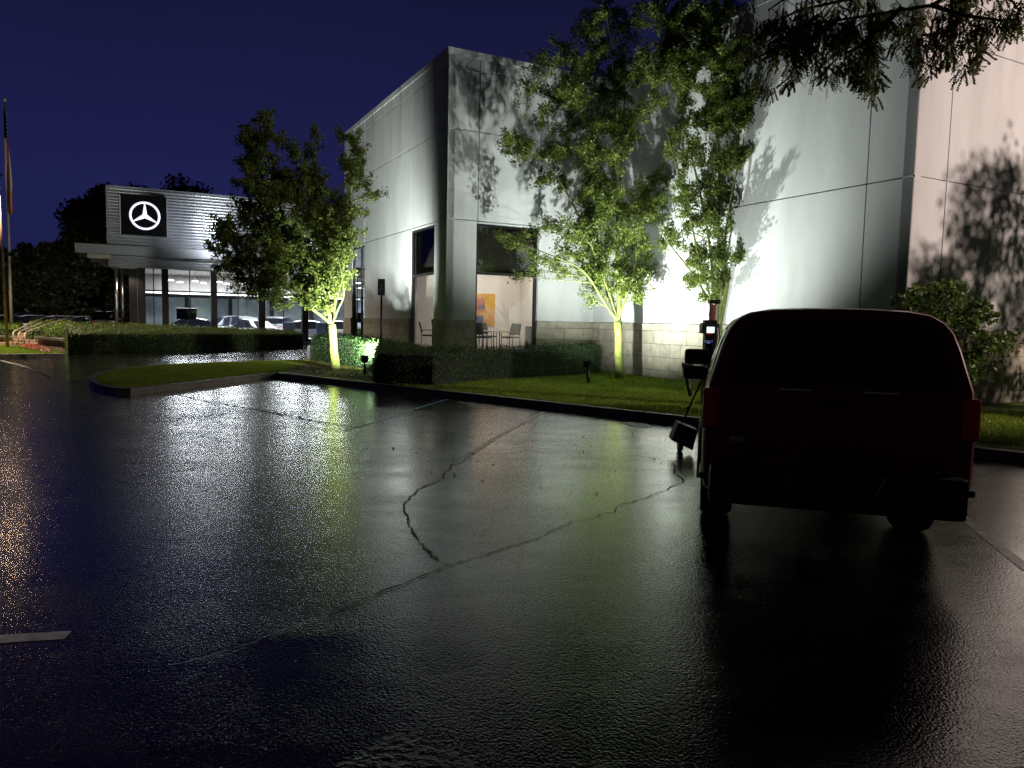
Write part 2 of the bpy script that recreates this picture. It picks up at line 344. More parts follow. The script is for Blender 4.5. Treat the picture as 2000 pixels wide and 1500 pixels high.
# kerb line: right end -> corner -> round the island -> back under the hedge
kr = gp(1370, 817, .15); kl = gp(540, 728, .15); kd = (kr-kl).normalized()
front = [kl+kd*22, kl+kd*17, kl+kd*10, kl]
isl = [gp(x, y, .15) for x, y in [(520,729.5),(470,735),(400,743.5),(330,751),(285,756.5),(255,759),(228,758),(203,754),(184,748),(175,742),(174,736),(182,730),(205,723.5),(260,716),(330,711),(450,706),(560,703),(600,702)]]
back = [Vector((-9.2, 33.0, .15)), Vector((-10.6, 38, .15)), Vector((-12.5, 45, .15))]
KL = front+isl+back
lawnpoly = KL+[Vector((-8, 60, 0)), Vector((40, 60, 0)), Vector((40, 0, 0)), Vector((12.3, 0, 0))]
def offset_path(P, d):
    out = []
    for i in range(len(P)):
        a = P[max(i-1, 0)]; b = P[min(i+1, len(P)-1)]; t = (b-a); t.z = 0; t.normalize(); n = Vector((t.y, -t.x, 0)); out.append(P[i]+n*d)
    return out
inner = offset_path(KL, .15)
sheet('lawn', [(q.x, q.y) for q in offset_path(KL, .10)]+[(q.x, q.y) for q in lawnpoly[len(KL):]], .125, M['soil'])
kb = MB()
for i in range(len(KL)-1):
    a, b, c, d = KL[i], KL[i+1], inner[i+1], inner[i]
    af = offset_path(KL, -.03)
    z0 = -.02
    kb.add([(a.x, a.y, z0), (b.x, b.y, z0), (c.x, c.y, z0), (d.x, d.y, z0), (a.x, a.y, .15), (b.x, b.y, .15), (c.x, c.y, .15), (d.x, d.y, .15)],
           [(0,1,5,4), (4,5,6,7), (3,7,6,2)])
bmk = kb.build('kerb', M['concrete'], fix=True); bmk['kind'] = 'structure'
gut = sheet  # (gutter grime reads from the asphalt itself)

# ------------------------------------------------------------------ scatter helpers
def leaf_mesh(name, P, Nrm, size, m, parent=None, w=.55, fold=.25, smooth=False):
    """P (n,3) positions, Nrm (n,3) facing hints, size (n,) lengths -> one mesh of folded leaf quads"""
    n = len(P)
    a = rng.normal(size=(n, 3)); a /= np.linalg.norm(a, axis=1)[:, None]
    nn = Nrm+1e-9; nn = nn/np.linalg.norm(nn, axis=1)[:, None]
    t = np.cross(nn, a); t /= (np.linalg.norm(t, axis=1)[:, None]+1e-9); s = np.cross(nn, t)
    L_ = size[:, None]
    v0 = P-t*L_*.5; v2 = P+t*L_*.5; v1 = P+s*L_*w*.5-t*L_*.08+nn*L_*fold*.4; v3 = P-s*L_*w*.5-t*L_*.08+nn*L_*fold*.4
    vs = np.stack([v0, v1, v2, v3], 1).reshape(-1, 3)
    me = bpy.data.meshes.new(name); me.vertices.add(4*n); me.vertices.foreach_set('co', vs.astype(np.float32).ravel())
    idx = np.arange(4*n).reshape(n, 4)
    tri = np.concatenate([idx[:, [0, 1, 2]], idx[:, [0, 2, 3]]], 1).ravel()
    me.loops.add(6*n); me.loops.foreach_set('vertex_index', tri.astype(np.int32))
    me.polygons.add(2*n); me.polygons.foreach_set('loop_start', np.arange(0, 6*n, 3).astype(np.int32))
    me.update(calc_edges=True); me.materials.append(m)
    o = bpy.data.objects.new(name, me); COL.objects.link(o)
    if parent is not None:
        o.parent = parent
        if parent.type == 'EMPTY': o.matrix_parent_inverse = basis(parent).inverted()
    return o
def grass(name, poly, n, h=.05, z=.125, m=None, excl=None, clump=0):
    xs = [p[0] for p in poly]; ys = [p[1] for p in poly]
    x = rng.uniform(min(xs), max(xs), n*3); y = rng.uniform(min(ys), max(ys), n*3)
    k = inpoly(x, y, poly)
    if excl is not None: k &= ~inpoly(x, y, excl)
    x = x[k][:n]; y = y[k][:n]; c = len(x)
    hh = h*rng.uniform(.5, 1.3, c); an = rng.uniform(0, 2*math.pi, c); wd = .012+.006*rng.random(c)
    lx = rng.normal(0, .35, c)*hh; ly = rng.normal(0, .35, c)*hh
    A = np.stack([x-np.cos(an)*wd, y-np.sin(an)*wd, np.full(c, z-.004)], 1); B = np.stack([x+np.cos(an)*wd, y+np.sin(an)*wd, np.full(c, z-.004)], 1)
    T = np.stack([x+lx, y+ly, z+hh], 1)
    vs = np.stack([A, B, T], 1).reshape(-1, 3)
    me = bpy.data.meshes.new(name); me.vertices.add(3*c); me.vertices.foreach_set('co', vs.astype(np.float32).ravel())
    me.loops.add(3*c); me.loops.foreach_set('vertex_index', np.arange(3*c).astype(np.int32))
    me.polygons.add(c); me.polygons.foreach_set('loop_start', np.arange(0, 3*c, 3).astype(np.int32)); me.update(calc_edges=True)
    me.materials.append(m or M['grass']); o = bpy.data.objects.new(name, me); COL.objects.link(o); return o

# ------------------------------------------------------------------ main building
WA = 5.72; LC = 12.08; LB = 12.6; HT = 10.42
main = empty('dealership_building', uv(WA/2, 0, 0), 0, 'tall pale grey panelled corner building with stone base, floodlit behind the street trees', 'building')
def rects(s0, s1, z0, z1, ops):
    ss = sorted(set([s0, s1]+[c for o in ops for c in (o[0], o[1]) if s0 < c < s1])); zs = sorted(set([z0, z1]+[c for o in ops for c in (o[2], o[3]) if z0 < c < z1]))
    out = []
    for i in range(len(ss)-1):
        run = None
        for j in range(len(zs)-1):
            cx, cz = (ss[i]+ss[i+1])/2, (zs[j]+zs[j+1])/2
            hole = any(o[0] < cx < o[1] and o[2] < cz < o[3] for o in ops)
            if not hole:
                if run is None: run = [zs[j], zs[j+1]]
                else: run[1] = zs[j+1]
            if hole or j == len(zs)-2:
                if run: out.append((ss[i], ss[i+1], run[0], run[1]))
                run = None
    return out
def frame(O, e, n):   # local x along wall, y outward, z up
    return Matrix(((e.x, n.x, 0, O.x), (e.y, n.y, 0, O.y), (0, 0, 1, O.z), (0, 0, 0, 1)))
def wall_face(O, e, n, L_, sj, zj, ops, ends=(0, 0), zbase=0.0, stone_ends=(0, 0)):
    T = frame(O, e, n); g = .015
    b = MB(T); ztop = HT
    ss = [0-ends[0]]+sj+[L_+ends[1]]; zs = [1.85]+zj+[ztop]
    for i in range(len(ss)-1):
        for j in range(len(zs)-1):
            a0 = ss[i]+(g if i else 0); a1 = ss[i+1]-(g if i < len(ss)-2 else 0); c0 = zs[j]+(g*1.2 if j else 0); c1 = zs[j+1]-(g*1.2 if j < len(zs)-2 else 0)
            for r in rects(a0, a1, c0, c1, ops): b.box(r[0], r[1], -.04, 0, r[2], r[3])
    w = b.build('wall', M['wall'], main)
    k = MB(T)
    for r in rects(.0, L_, zbase, ztop-.01, ops): k.box(r[0], r[1], -.25, -.043, r[2], r[3])
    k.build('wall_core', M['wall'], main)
    s = MB(T)
    for r in rects(-stone_ends[0], L_+stone_ends[1], zbase, 1.70, ops): s.box(r[0], r[1], -.04, .05, r[2], r[3])
    for r in rects(-stone_ends[0]*1.3, L_+stone_ends[1]*1.3, 1.703, 1.86, ops): s.box(r[0], r[1], -.043, .075, r[2], r[3])
    s.build('stone_base', M['stone'], main)
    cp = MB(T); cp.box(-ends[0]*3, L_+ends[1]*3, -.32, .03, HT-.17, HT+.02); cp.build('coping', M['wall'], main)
    return T
nA = -V; nB = -U
winA = (1.06, 3.38, .3, 5.03); winB = (1.06, 3.40, .3, 5.03); winB2 = (9.25, 11.25, .1, 5.03)
TA = wall_face(uv(0, 0), U, nA, WA, [1.1, 3.40], [5.10, 7.95, 9.84], [winA], (0.0, 0), stone_ends=(.0, 0))
TB = wall_face(uv(0, 0), V, nB, LB, [1.22, 3.43, 9.25], [5.10, 7.95, 9.84], [winB, winB2], (0, 0), stone_ends=(.05, 0))
TC = wall_face(uv(WA, 0), -V, -U, LC, [10.95], [5.10, 7.97], [], (0, 0))
TD = wall_face(uv(WA, -LC), U, -V, 22, [1.14, 6.5, 12.5], [5.10, 8.05], [], (0, 0), stone_ends=(.05, 0))
rf = MB(); rf.add([tuple(uv(0.26, -.26+.5, HT-.6)), tuple(uv(WA+.2, .3, HT-.6)), tuple(uv(WA+.3, -LC+.3, HT-.6)), tuple(uv(WA+22, -LC+.3, HT-.6)), tuple(uv(WA+22, LB, HT-.6)), tuple(uv(.26, LB, HT-.6))], [(0,1,2,3,4,5)])
rf.build('roof', M['fascia'], main)
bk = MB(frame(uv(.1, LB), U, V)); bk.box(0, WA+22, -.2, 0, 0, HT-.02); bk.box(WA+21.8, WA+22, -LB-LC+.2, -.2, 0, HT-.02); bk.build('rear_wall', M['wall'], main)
def window(T, w, mull_z=(3.41,), mull_s=(), zb=.3, deep=.12, glass=None, fw=.07, door=False):
    s0, s1, z0, z1 = w; f = MB(T); y0, y1 = -.16, -.045
    f.box(s0, s0+fw, y0, y1, z0, z1); f.box(s1-fw, s1, y0, y1, z0, z1); f.box(s0+fw, s1-fw, y0, y1, z1-fw, z1); f.box(s0+fw, s1-fw, y0, y1, z0, z0+fw)
    for z in mull_z: f.box(s0+fw, s1-fw, y0+.01, y1-.01, z-.04, z+.04)
    for s in mull_s:
        for a, c in zip([z0+fw]+[q+.04 for q in mull_z], [q-.04 for q in mull_z]+[z1-fw]): f.box(s-.035, s+.035, y0+.01, y1-.01, a, c)
    o = f.build('window', M['frame'], main)
    p = MB(T); p.add([(s0+fw*.5, -.10, z0+.02), (s1-fw*.5, -.10, z0+.02), (s1-fw*.5, -.10, z1-.02), (s0+fw*.5, -.10, z1-.02)], [(0,1,2,3)])
    q = p.build('pane', glass or M['glass'], o); q.matrix_parent_inverse = Matrix.Identity(4)
    # the window object is itself parented with the building's inverse, its mesh is in world space: keep child in the same space
    return o
window(TA, winA); window(TB, winB, glass=M['sideglazing']); window(TB, winB2, (3.3,), (9.95,))
# room behind the corner windows (floor, walls, bulkhead) - parts of the building
Tr = frame(uv(.27, .27), U, V)
for nm, bx, mm in [('interior_wall', (0, 8.2, 4.0, 4.1, .8, 4.3), 'iwall'), ('interior_wall', (8.2, 8.3, .0, 4.1, .8, 4.3), 'iwall'), ('interior_wall', (4.75, 4.87, 3.0, 3.99, .8, 4.3), 'iwall'),
                   ('interior_floor', (0, 8.2, 0, 4.0, .7, .8), 'ifloor'), ('interior_ceiling', (.2, 8.2, .2, 4.0, 4.3, 4.4), 'iwall'),
                   ('bulkhead', (.1, 8.2, .1, .16, 3.43, 5.2), 'idark'), ('bulkhead', (.04, .1, .1, 4.0, 3.43, 5.2), 'idark'), ('floor_edge', (.0, 8.2, -.06, -.005, .15, .8), 'frame')]:
    b = MB(Tr); b.box(*bx); b.build(nm, M[mm], main)
for a, c in ((2.2, 1.9), (5.2, 1.9)):
    b = MB(Tr); b.box(a-.3, a+.3, c-.3, c+.3, 4.27, 4.297); b.build('ceiling_light', M['lamp'], main)
# second lobby behind the far window
r2 = MB(frame(uv(.27, 8.6), U, V)); r2.box(3, 3.1, 0, 3.6, .1, 5); r2.box(0, 3.1, -.1, 0, .1, 5); r2.box(0, 3.1, 3.6, 3.7, .1, 5); r2.build('lobby_wall', M['iwall'], main)
r3 = MB(frame(uv(.27, 8.6), U, V)); r3.box(0, 3, 0, 3.6, 3.35, 3.4); r3.build('lobby_ceiling', M['idark'], main)

def area(name, loc, look, size, energy, col, spread=180):
    l = bpy.data.lights.new(name, 'AREA'); l.size = size; l.energy = energy; l.color = col; l.spread = R(spread)
    o = bpy.data.objects.new(name, l); COL.objects.link(o); o.location = loc
    o.rotation_euler = (Vector(look)-Vector(loc)).to_track_quat('-Z', 'Y').to_euler(); return o
def spot(name, loc, look, energy, col, ang, blend=.6, r=.06):
    l = bpy.data.lights.new(name, 'SPOT'); l.energy = energy; l.color = col; l.spot_size = R(ang); l.spot_blend = blend; l.shadow_soft_size = r
    o = bpy.data.objects.new(name, l); COL.objects.link(o); o.location = loc
    o.rotation_euler = (Vector(look)-Vector(loc)).to_track_quat('-Z', 'Y').to_euler(); return o
area('room_lamp', uv(3.6, 2.3, 4.1), uv(3.6, 2.4, 0), 2.6, 105, (1, .92, .84))
area('lobby_lamp', uv(1.6, 10.4, 3.3), uv(1.6, 10.5, 0), 1.6, 50, (1, .90, .82))

# painting and furniture
pa = empty('painting', Tr @ Vector((3, 3.95, 1.7)), 0, 'orange and yellow abstract canvas on the wall inside the corner room', 'painting')
b = MB(Tr); b.box(2.2, 3.6, 3.955, 3.995, 1.66, 2.92); b.build('canvas', M['orange'], pa)
b = MB(Tr); b.prism([(2.3, 2.2), (3.15, 2.25), (3.12, 2.7), (2.3, 2.75)], 3.943, 3.953); b.build('rust_block', M['canred'], pa)
b = MB(Tr); b.prism([(2.5, 1.7), (3.05, 1.7), (3.1, 2.05), (2.5, 2.05)], 3.943, 3.953); b.build('blue_block', M['canblue'], pa)
b = MB(Tr); b.prism([(2.85, 2.32), (3.15, 2.34), (3.13, 2.46), (2.85, 2.44)], 3.93, 3.941); b.build('blue_block', M['canblue'], pa)
def chair(loc, rz, label):
    t = empty('office_chair', (0, 0, 0), 0, label, 'chair', 'chairs inside the corner room')
    b = MB(); b.cbox(-.24, .24, -.23, .23, .43, .49, .02); b.build('seat', M['chairblack'], t)
    b = MB()
    secs = []
    for k in range(7):
        z = .55+.07*k; y = .24+.10*(k/6)**1.5; w = .235-.02*abs(k-3)/3
        secs.append([Vector((-w, y, z)), Vector((0, y+.03, z)), Vector((w, y, z)), Vector((w, y+.03, z)), Vector((0, y+.06, z)), Vector((-w, y+.03, z))])
    b.loft(secs); b.build('backrest', M['chairblack'], t, smooth=True)
    for sx in (-1, 1):
        b = MB(); b.tube([(sx*.25, .27, .62), (sx*.27, .15, .66), (sx*.27, -.16, .66), (sx*.26, -.20, .6), (sx*.26, -.22, .0)], .013); b.build('leg', M['frame'], t, smooth=True)
        b = MB(); b.tube([(sx*.23, .26, .58), (sx*.24, .26, .3), (sx*.25, .30, .0)], .013); b.build('leg', M['frame'], t, smooth=True)
    t.location = loc; t.rotation_euler = (0, 0, rz); return t
def rp(a, c, z=.8): return tuple(Tr @ Vector((a, c, z)))
wy = math.atan2(U.y, U.x)
chair(rp(3.05, 1.5), wy+3.3, 'black office chair with its back to the glass in the middle of the corner window')
chair(rp(1.8, 1.3), wy+2.1, 'black office chair turned sideways at the left end of the corner window')
chair(rp(2.7, 2.7), wy+.3, 'low black chair across the small table in the corner room')
chair(rp(.5, 3.2), wy+1.2, 'black chair behind the narrow side window of the corner room')
tb = empty('meeting_table', rp(2.35, 1.9), 0, 'small white topped table between the chairs of the corner room', 'table')
b = MB(Tr); b.cbox(1.95, 2.75, 1.65, 2.25, 1.46, 1.50, .012); b.build('tabletop', M['table'], tb)
for a, c in ((2.0, 1.7), (2.7, 1.7), (2.0, 2.2), (2.7, 2.2)):
    b = MB(Tr); b.tube([(a, c, .8), (a, c, 1.46)], .018); b.build('leg', M['frame'], tb)
sp_ = empty('office_partition', rp(3.75, 1.3), 0, 'dark upright panel at the right end of the corner window', 'partition')
b = MB(Tr); b.cbox(3.55, 3.95, 1.27, 1.32, .84, 1.68, .02); b.build('panel', M['chairblack'], sp_)
for a in (3.535, 3.965):
    b = MB(Tr); b.tube([(a, 1.295, .8), (a, 1.295, 1.70)], .014); b.build('post', M['steel'], sp_)

# ------------------------------------------------------------------ showroom
W2 = Vector((.895, .446, 0)).normalized(); N2 = Vector((W2.y, -W2.x, 0))
S0 = dp(209, 480, 46); S0.z = 0
TS = frame(S0, W2, -N2)       # local x along facade, local y INTO the building, z up  (N2 faces the street)
TS = Matrix(((W2.x, -N2.x, 0, S0.x), (W2.y, -N2.y, 0, S0.y), (0, 0, 1, 0), (0, 0, 0, 1)))
def sl(x, y, off=0):          # facade coordinates (s,z) of a surveyed point on the facade plane
    q = pp(x, y, S0+N2*off, N2)-S0; return q.dot(W2), q.z
show = empty('car_showroom', S0, 0, 'low silver ribbed car showroom with glass front beside the drive', 'building')
zt = sl(209, 361)[1]; zf = sl(209, 480)[1]; zc = sl(215, 498)[1]; zb = sl(215, 520)[1]
LS = 34.0
def ribs(x0, x1, z0, z1, y, pitch=.19):
    b = MB(TS); prof = []; z = z0; k = 0
    while z < z1-1e-4:
        zz = min(z+pitch, z1); d = zz-z
        prof += [(y, z), (y-.045, z+d*.25), (y-.06, z+d*.5), (y-.045, z+d*.8), (y, z+d*.93)]; z = zz; k += 1
    prof += [(y, z1)]
    b.loft([[Vector((x0, p[0], p[1])) for p in prof], [Vector((x1, p[0], p[1])) for p in prof]], closed=False, caps=False)
    return b
f_ = ribs(.12, LS, zf, zt-.08, 0).build('ribbed_cladding', M['cladding'], show)
ribs(.05, LS, zb, zc, .35, .17).build('ribbed_band', M['cladding'], show)
b = MB(TS); b.box(0, .12, -.06, .3, zf, zt-.02); b.box(.12, LS, -.07, .3, zt-.08, zt); b.box(0, LS, .3, .4, zf, zt-.05); b.box(0, .1, .4, 14, zf, zt-.05); b.build('parapet_trim', M['fascia'], show)
sleft = sl(146, 483, .9)[0]
b = MB(TS); b.box(sleft, LS, -.9, 3.0, zc, zf); b.build('canopy_slab', M['fascia'], show)
b = MB(TS)
b.hexa([Vector((sleft+.6, -.3, zc-.25)), Vector((.2, -.3, zc-.25)), Vector((.2, 9, zc-.25)), Vector((sleft+1.2, 9, zc-.25))], [Vector((sleft+.6, -.3, zc-.003)), Vector((.2, -.3, zc-.003)), Vector((.2, 9, zc-.003)), Vector((sleft+1.2, 9, zc-.003))])
b.box(.2, 1.9, .4, 9, zb-.06, zb-.0); b.build('soffit', M['cream'], show)
cols = [(268, 284), (316, 329), (412, 424), (505, 518), (590, 602)]
cs = [(sl(a, 560, -.4)[0], sl(c, 560, -.4)[0]) for a, c in cols]
step = cs[3][0]-cs[2][0]
for k in range(1, 4): cs.append((cs[4][0]+step*k, cs[4][1]+step*k))
for a, c in cs:
    b = MB(TS); b.box(a, c, .36, .85, .15, zb+.1); b.build('column', M['darkpanel'], show)
b = MB(TS); b.box(1.15, cs[0][0]-.01, .5, 6, .15, zb-.06); b.build('dark_wall', M['darkpanel'], show)
for xx in (227, 238):
    s_ = sl(xx, 560, -.3)[0]; b = MB(TS); b.tube([(s_, .3+(xx-227)*.08, .1), (s_, .3+(xx-227)*.08, zb)], .10, 12); b.build('post', M['steel'], show, smooth=True)
xs_ = [cs[0][1]]+[q for c in cs[1:] for q in c]
for i in range(0, len(xs_)-1, 2):
    a, c = xs_[i], xs_[i+1]; zz = 3.35
    b = MB(TS); b.box(a, c, .55, .65, zz-.05, zz+.05); b.box(a, c, .55, .65, .15, .35); b.box(a, c, .55, .65, zb-.0, zb+.1)
    b.box((a+c)/2-.03, (a+c)/2+.03, .56, .64, .34, zz-.04); b.box((a+c)/2-.03, (a+c)/2+.03, .56, .64, zz+.04, zb+.01)
    o = b.build('window', M['frame'], show)
    p = MB(TS); p.add([(a, .60, .2), (c, .60, .2), (c, .60, zb+.05), (a, .60, zb+.05)], [(0,1,2,3)]); q = p.build('pane', M['showglass'], o)
b = MB(TS); b.box(cs[0][0], LS, .66, 15, .05, .18); b.build('interior_floor', M['sfloor'], show)
b = MB(TS); b.box(cs[0][0], LS, .9, 15, zb+.1, zb+.2); b.build('interior_ceiling', M['sceil'], show)
b = MB(TS); b.box(cs[0][0], LS, 15, 15.2, .18, zb+.1); b.box(cs[0][0]-.01, cs[0][0]+.18, 6, 15, .18, zb+.1); b.box(LS-.2, LS, .9, 15, .18, zb+.1); b.build('interior_wall', M['swall'], show)
b = MB(TS)
for k in range(8): s_ = 5+k*3.4; b.box(s_, s_+.3, 14.7, 14.95, .18, zb)
b.box(cs[0][0]+.3, LS-.3, 14.6, 14.98, 3.3, 3.5); b.build('rear_mullion', M['darkpanel'], show)
b = MB(TS); b.box(cs[0][0]+.3, LS-.3, 8.9, 9.05, 3.42, 3.56); b.build('cove_light', M['cove'], show)
b = MB(TS); b.box(cs[0][0]+.2, LS-.3, 9.06, 9.3, 3.4, zb+.1); b.build('bulkhead', M['sceil'], show)
for k in range(11):
    for j in range(2):
        s_ = cs[0][0]+2.0+k*1.55+j*.7; y_ = 3.2+j*2.6
        b = MB(TS); b.lathe([(0, zb+.02), (.22, zb+.02), (.17, zb+.08), (.02, zb+.10)], (s_, y_, -.62), n=14); o = b.build('pendant_lamp', M['lamp'], show, smooth=True)
        c_ = MB(TS); c_.tube([(s_, y_, zb-.55), (s_, y_, zb+.1)], .008, 5); c_.build('cord', M['frame'], o)
for k in range(3): area('showroom_lamp', TS @ Vector((6+k*7.5, 5.5, zb-.15)), TS @ Vector((6+k*7.5, 5.6, 0)), 5, 2300, (.93, .96, 1.0))
# emblem sign
sg = empty('emblem_sign', S0, 0, 'square black sign with lit white three pointed star in a ring', 'sign')
p0 = sl(235, 379, .25); p1 = sl(326, 462, .25); p2 = sl(237, 457, .25)
sx0, sx1, sz0, sz1 = p0[0], p1[0], p2[1], p0[1]
b = MB(TS); b.box(sx0, sx1, -.28, -.07, sz0, sz1); b.build('sign_box', M['signblack'], sg)
b = MB(TS); b.box(sx0-.07, sx0-.002, -.30, -.22, sz0+.02, sz1-.02); b.build('edge_strip', M['signedge'], sg)
b = MB(TS); b.box(sx1+.002, sx1+.04, -.29, -.1, sz0, sz1); b.build('edge_strip', M['signedge'], sg)
cx, cz = (sx0+sx1)/2+.05, (sz0+sz1)/2; rr = (sz1-sz0)*.335
def ring(b, r0, r1, y0, y1, n=56):
    secs = []
    for k in range(n+1):
        t = 2*math.pi*k/n; d = Vector((math.cos(t), 0, math.sin(t))); c = Vector((cx, 0, cz))
        secs.append([c+d*r0+Vector((0, y0, 0)), c+d*((r0+r1)/2)+Vector((0, y1, 0)), c+d*r1+Vector((0, y0, 0))])
    b.loft(secs, closed=True, caps=False)
b = MB(TS); ring(b, rr*.91, rr*1.08, -.285, -.34); b.build('ring', M['signlit'], sg)
b = MB(TS)
for k in range(3):
    t = math.pi/2+k*2*math.pi/3; d = Vector((math.cos(t), 0, math.sin(t))); pz = Vector((-math.sin(t), 0, math.cos(t))); c = Vector((cx, 0, cz)); F = Vector((0, -.285, 0)); G = Vector((0, -.36, 0))
    d2 = Vector((math.cos(t+math.pi/3), 0, math.sin(t+math.pi/3))); d3 = Vector((math.cos(t-math.pi/3), 0, math.sin(t-math.pi/3)))
    e = rr*.19
    b.add([c+G, c+d2*e+F, c+d*rr*.93+pz*rr*.035+F, c+d*rr*.93+F*1.02, c+d*rr*.93-pz*rr*.035+F, c+d3*e+F], [(0,1,2,3), (0,3,4,5)])
b.build('star', M['signlit'], sg, fix=False)

# ------------------------------------------------------------------ cars
def sect(hw_b, hw_belt, hw_t, zb_, zbelt, zt_, y, r=.08):
    """half-ring section, closed, left->right over the roof"""
    pts = [(-hw_b+r, zb_), (-hw_b, zb_+r), (-hw_belt, (zb_+zbelt)/2), (-hw_belt+.02, zbelt), (-hw_t, zt_-.06), (-hw_t+.10, zt_), (0, zt_+.02)]
    full = pts+[(-x, z) for x, z in pts[-2::-1]]
    return [Vector((x, y, z)) for x, z in full]
PAINT = {}
def car(loc, rz, color, label, group, suv=False, cat='car'):
    t = empty('parked_car', (0, 0, 0), 0, label, cat, group)
    if color not in PAINT: PAINT[color] = mat('car_paint', color, .25, .2, coat=.7)
    pm = PAINT[color]; hr = 1.66 if suv else 1.44; hb = .98 if suv else .88
    b = MB()  # lower body, y = forward, origin under the middle
    st = [(-2.3, .62, hb-.12, .80), (-2.22, .40, hb, .84), (-1.7, .28, hb+.02, .89), (-.6, .25, hb, .91), (.8, .25, hb-.02, .91), (1.6, .26, hb-.08, .89), (2.15, .32, hb-.22, .82), (2.32, .45, hb-.34, .70)]
    b.loft([[Vector((x*w, y, z)) for x, z in [(-.9, z0), (-1, z0+.12), (-1, zt_-.2), (-.95, zt_-.03), (-.6, zt_+.0), (0, zt_+.03), (.6, zt_), (.95, zt_-.03), (1, zt_-.2), (1, z0+.12), (.9, z0)]] for y, z0, zt_, w in st])
    b.build('body', pm, t, smooth=True, angle=50)
    if suv: gs = [(-2.18, hb-.02, .80), (-1.95, hr-.10, .64), (-1.2, hr, .66), (.1, hr-.01, .66), (.55, hr-.12, .62), (1.15, hb-.03, .74)]
    else: gs = [(-1.95, hb-.02, .78), (-1.2, hr-.10, .60), (-.7, hr-.01, .60), (.1, hr, .60), (.55, hr-.1, .58), (1.35, hb-.05, .74)]
    b = MB(); b.loft([[Vector((x, y, z)) for x, z in [(-.86, hb-.06), (-.84+.001*i, hb-.0+.0), (-w, zt_), (w, zt_), (.84, hb), (.86, hb-.06)]] for i, (y, zt_, w) in enumerate(gs)])
    b.build('windows', M['tint'], t, smooth=True, angle=25)
    b = MB(); rs = gs[1:-1]; b.loft([[Vector((x, y, z)) for x, z in [(-w-.015, zt_-.05), (-w+.06, zt_+.02), (0, zt_+.04), (w-.06, zt_+.02), (w+.015, zt_-.05), (w-.05, zt_-.03), (-w+.05, zt_-.03)]] for y, zt_, w in rs])
    b.build('roof', pm, t, smooth=True, angle=50)
    for sx in (-1, 1):
        for sy in (-1.42, 1.42):
            b = MB(); b.lathe([(.20, sx*.70), (.32, sx*.70), (.34, sx*.74), (.34, sx*.86), (.31, sx*.90), (.21, sx*.90)], (0, sy, .34), 'x', 20); w = b.build('wheel', M['rubber'], t, smooth=True)
            b = MB(); b.lathe([(.0, sx*.88), (.06, sx*.885), (.08, sx*.86), (.19, sx*.87), (.21, sx*.905), (.215, sx*.86)], (0, sy, .34), 'x', 20); b.build('rim', M['rim'], w, smooth=True)
        b = MB(); b.cbox(sx*.55-.2, sx*.55+.2, 2.08, 2.27, .62, .74, .03); b.build('headlight', M['pale'], t)
        b = MB(); b.cbox(sx*.68-.16, sx*.68+.16, -2.33, -2.1, hb-.25, hb-.08, .03); b.build('taillight', M['redlens'], t)
        b = MB(); b.cbox(sx*.98-.09, sx*.98+.09, .75, .85, hb+.02, hb+.14, .03); b.build('mirror', pm, t)
    b = MB(); b.box(-.26, .26, -2.34, -2.28, .55, .67); b.build('number_plate', M['pale'], t)
    t.location = loc; t.rotation_euler = (0, 0, rz); return t
wys = math.atan2(W2.y, W2.x)
def sp3(s, y, z=.18): return tuple(TS @ Vector((s, y, z)))
sc_ = [((330+410)/2, 4.2, (.72, .74, .74), 'white saloon on the showroom floor behind the first wide window', 1.35),
       ((424+470)/2, 7.5, (.10, .10, .11), 'black car on the showroom floor behind the second wide window', 1.8),
       (488, 3.6, (.72, .73, .74), 'white car with its rear to the glass in the second wide window', .5),
       (548, 6.5, (.25, .25, .26), 'grey car standing nose up toward the back of the showroom behind the tree', -.4),
       (590, 3.0, (.75, .76, .77), 'white car beside the pillar in the right part of the showroom', 1.45),
       (655, 4.2, (.70, .75, .76), 'white car at the far right end of the showroom behind the tree trunk', 1.5)]
for xx, yy, c, lab, r_ in sc_:
    s_ = sl(xx, 640, -yy)[0]; car(sp3(s_, yy), wys+r_, c, lab, 'cars in the showroom', suv=(c[0] < .3))
ds = empty('display_stand', sp3(sl(365, 640, -1.6)[0], 1.6), 0, 'dark display screen on a stand in front of the white showroom car', 'display')
s_ = sl(365, 640, -1.6)[0]
b = MB(TS); b.tube([(s_, 1.6, .18), (s_, 1.6, 1.6)], .05); b.cbox(s_-.3, s_+.3, 1.4, 1.8, .18, .22, .01); b.build('stand', M['frame'], ds)
b = MB(TS); b.cbox(s_-.62, s_+.62, 1.53, 1.6, 1.55, 2.3, .02); b.build('screen', M['tint'], ds)
for k, (xx, lab, mm) in enumerate([(347, 'white reception counter behind the glass of the first wide window', 'pale'), (395, 'grey reception counter at the right of the first wide window', 'swall'), (445, 'low white cabinet inside the second wide window', 'pale')]):
    s_ = sl(xx, 640, -1.9)[0]; t = empty('reception_counter', sp3(s_, 1.9), 0, lab, 'counter')
    b = MB(TS); b.cbox(s_-.55, s_+.55, 1.8, 2.3, .2, 1.0, .02); b.build('cabinet', M[mm], t); b = MB(TS); b.cbox(s_-.6, s_+.6, 1.75, 2.35, 1.003, 1.05, .01); b.build('worktop', M['frame'], t)
for xx, lab in ((563, 'dark blue armchair inside the showroom beside the white car'), (628, 'dark armchair inside the showroom just left of the tree trunk')):
    s_ = sl(xx, 640, -1.8)[0]; t = empty('armchair', sp3(s_, 1.8), 0, lab, 'chair')
    b = MB(TS); b.cbox(s_-.42, s_+.42, 1.5, 1.65, .25, 1.5, .06); b.build('backrest', M['canblue'], t); b = MB(TS); b.cbox(s_-.4, s_+.4, 1.66, 2.3, .25, .65, .05); b.build('seat', M['canblue'], t)

